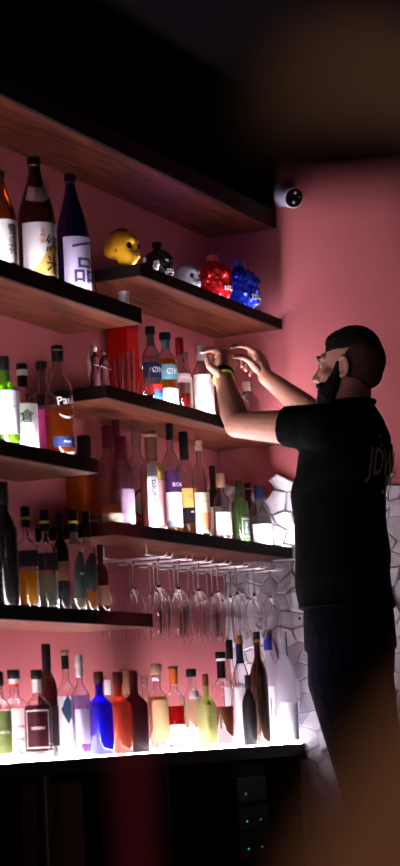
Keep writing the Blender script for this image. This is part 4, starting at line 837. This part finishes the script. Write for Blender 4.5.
def tee_text(s, xc, zc, sx, sz):
    vs, fs = text_mesh(s); bm = bmesh.new(); nv = [bm.verts.new(V((xc + v.x * sx, tee_back(xc + v.x * sx, zc + v.y * sz), zc + v.y * sz))) for v in vs]
    for f in fs:
        try: bm.faces.new([nv[i] for i in f])
        except ValueError: pass
    o = from_bm('shirt_lettering', bm, 'print', tee, smooth=False)
tee_text('JDWR', 6.455, 1.425, .090, .120); tee_text(':', 6.40, 1.50, .08, .08); tee_text('-IW', 6.50, 1.35, .085, .11); tee_text('-ir', 6.51, 1.29, .08, .06)
# jeans
bm = bmesh.new()
loft(bm, [(6.45, 2.42, .86, .175, .135), (6.45, 2.42, .96, .172, .132), (6.45, 2.42, 1.03, .165, .128)])
for sx in (-1, 1):
    limb(bm, [(6.45 + sx * .085, 2.415, .90), (6.45 + sx * .095, 2.425, .76), (6.45 + sx * .085, 2.400, .60), (6.45 + sx * .085, 2.385, .50), (6.45 + sx * .085, 2.350, .34), (6.45 + sx * .105, 2.37, .09)], [.108, .102, .088, .078, .070, .058])
je = organic('jeans', bm, .007, 'denim', man, 3)
bm = bmesh.new(); ball(bm, V((6.36, 2.552, .962)), .005, 8); from_bm('rivet', bm, 'steel', je)
# shoes
for sx in (-1, 1):
    bm = bmesh.new(); limb(bm, [(6.45 + sx * .105, 2.36, .055), (6.45 + sx * .112, 2.46, .050), (6.45 + sx * .12, 2.57, .040)], [.054, .050, .038]); sh_ = organic('shoe', bm, .007, 'tee', man, 2)
    for v in sh_.data.vertices: v.co.z = max(0.0008, v.co.z)
# bracelets on the near wrist
M['yellow_band'] = bsdf('yellow_wrist_band', (.80, .72, .03), .4)
wl = Vector(HANDS['hand_left']['wrist']); ax = (wl - Vector(ELL)).normalized(); q1 = ax.cross(Vector((0, 0, 1))).normalized(); q2 = ax.cross(q1)
for nm, mt, off, rr, tw in (('yellow_bracelet', 'yellow_band', -.012, .0045, .12), ('dark_bracelet', 'black_cap', .006, .0075, -.08)):
    bm = bmesh.new(); pts = []
    for k in range(25):
        a = 2 * PI * k / 24; pts.append(V(wl + ax * (off + tw * .03 * math.cos(a)) + (q1 * math.cos(a) + q2 * math.sin(a)) * .0320))
    tube(bm, pts, rr, 8, caps=False); from_bm(nm, bm, mt, man)
M['wine_red_post'] = bsdf('wine_red_enamel', (.24, .012, .06), .6)

# ------------------------------------------------------------------ near, out of focus things
r = empty('coat_stand', (1.2, .596, 0)); tag(r, 'thin wine red stand pole out of focus close to the viewer', 'stand')
bm = bmesh.new(); lathe(bm, [(.15, 0), (.15, .01), (.02, .025), (.0105, .05)], 28); from_bm('base', bm, 'black_cap', r, angle=40)
bm = bmesh.new(); tube(bm, [(0, 0, .04), (0, 0, .5), (0, 0, .79)], .0090, 16); from_bm('pole', bm, 'wine_red_post', r, angle=60)
bm = bmesh.new(); ball(bm, (0, 0, .797), .012, 14); from_bm('finial', bm, 'wine_red_post', r)
M['tan_leather'] = bsdf('tan_leather', (.46, .28, .17), .6, bump=(90, .3))
r = empty('bar_chair', (.72, .082, 0)); tag(r, 'tan leather bar chair out of focus at the lower right', 'chair')
def pad(bm, cx, x0, x1, w_, z0, z1, rad):
    # rounded slab: outline in y-z
    pts = []
    for qi, (yc, zc, a0) in enumerate(((w_ - rad, z1 - rad, 0), (-w_ + rad, z1 - rad, PI / 2), (-w_ + rad * .4, z0 + rad * .4, PI), (w_ - rad * .4, z0 + rad * .4, 3 * PI / 2))):
        rr = rad if qi < 2 else rad * .4
        for k in range(9): a = a0 + PI / 2 * k / 8; pts.append((yc + rr * math.cos(a), zc + rr * math.sin(a)))
    L = [[bm.verts.new((x, y * f, (z - (z0 + z1) / 2) * f + (z0 + z1) / 2)) for y, z in pts] for x, f in ((x0, .95), (x0 + .012, 1), (x1 - .012, 1), (x1, .95))]
    n = len(pts)
    for a, b in zip(L, L[1:]):
        for k in range(n): bm.faces.new((a[k], a[(k + 1) % n], b[(k + 1) % n], b[k]))
    bm.faces.new(L[0][::-1]); bm.faces.new(L[-1]); bmesh.ops.recalc_face_normals(bm, faces=bm.faces)
bm = bmesh.new(); pad(bm, 0, -.02, .03, .235, .36, .680, .19); from_bm('backrest', bm, 'tan_leather', r, angle=40)
bm = bmesh.new(); pad(bm, 0, -.42, -.03, .20, .30, .36, .03); from_bm('seat', bm, 'tan_leather', r, angle=40)
for x in (-.39, -.05):
    for y in (-.17, .17):
        bm = bmesh.new(); tube(bm, [(x, y, 0), (x, y, .31)], .014, 12); from_bm('leg', bm, 'black_cap', r, angle=60)
M['shade'] = bsdf('brown_fabric_shade', (.12, .085, .07), .9)
r = empty('pendant_lamp', (1.0, .362, .897)); tag(r, 'unlit brown pendant shade out of focus at the upper right', 'lamp')
bm = bmesh.new(); lathe(bm, [(.056, 0), (.060, .020), (.055, .045), (.036, .066), (.010, .075)], 32, close_bot=False); from_bm('lamp_shade', bm, 'shade', r, angle=60)
bm = bmesh.new(); tube(bm, [(0, 0, .07), (0, 0, 1.2), (0, 0, CEIL_ - .885)], .003, 8); from_bm('cord', bm, 'black_cap', r)
r = empty('pendant_lamp', (1.13, .322, .878)); tag(r, 'second unlit brown pendant shade, out of focus at the right edge', 'lamp')
bm = bmesh.new(); lathe(bm, [(.046, 0), (.050, .020), (.045, .060), (.030, .082), (.010, .092)], 32, close_bot=False); from_bm('lamp_shade', bm, 'shade', r, angle=60)
bm = bmesh.new(); tube(bm, [(0, 0, .085), (0, 0, 1.2), (0, 0, CEIL_ - .878)], .003, 8); from_bm('cord', bm, 'black_cap', r)
# added warm fill light, out of view, to brighten the blurred near things
r = empty('added_fill_lamp', (.1, -.6, .0)); tag(r, 'added warm fill light out of view beside the viewer, for the blurred near things', 'lamp')
bm = bmesh.new(); lathe(bm, [(.12, 0), (.12, .02), (.02, .03), (.012, .05), (.012, 1.10)], 24); from_bm('stand', bm, 'black_cap', r, angle=40)
bm = bmesh.new(); ball(bm, (0, 0, 1.139), .04, 20); from_bm('bulb', bm, emitter('warm_added_fill', (1.0, .60, .42), ADDED_FILL_), r)
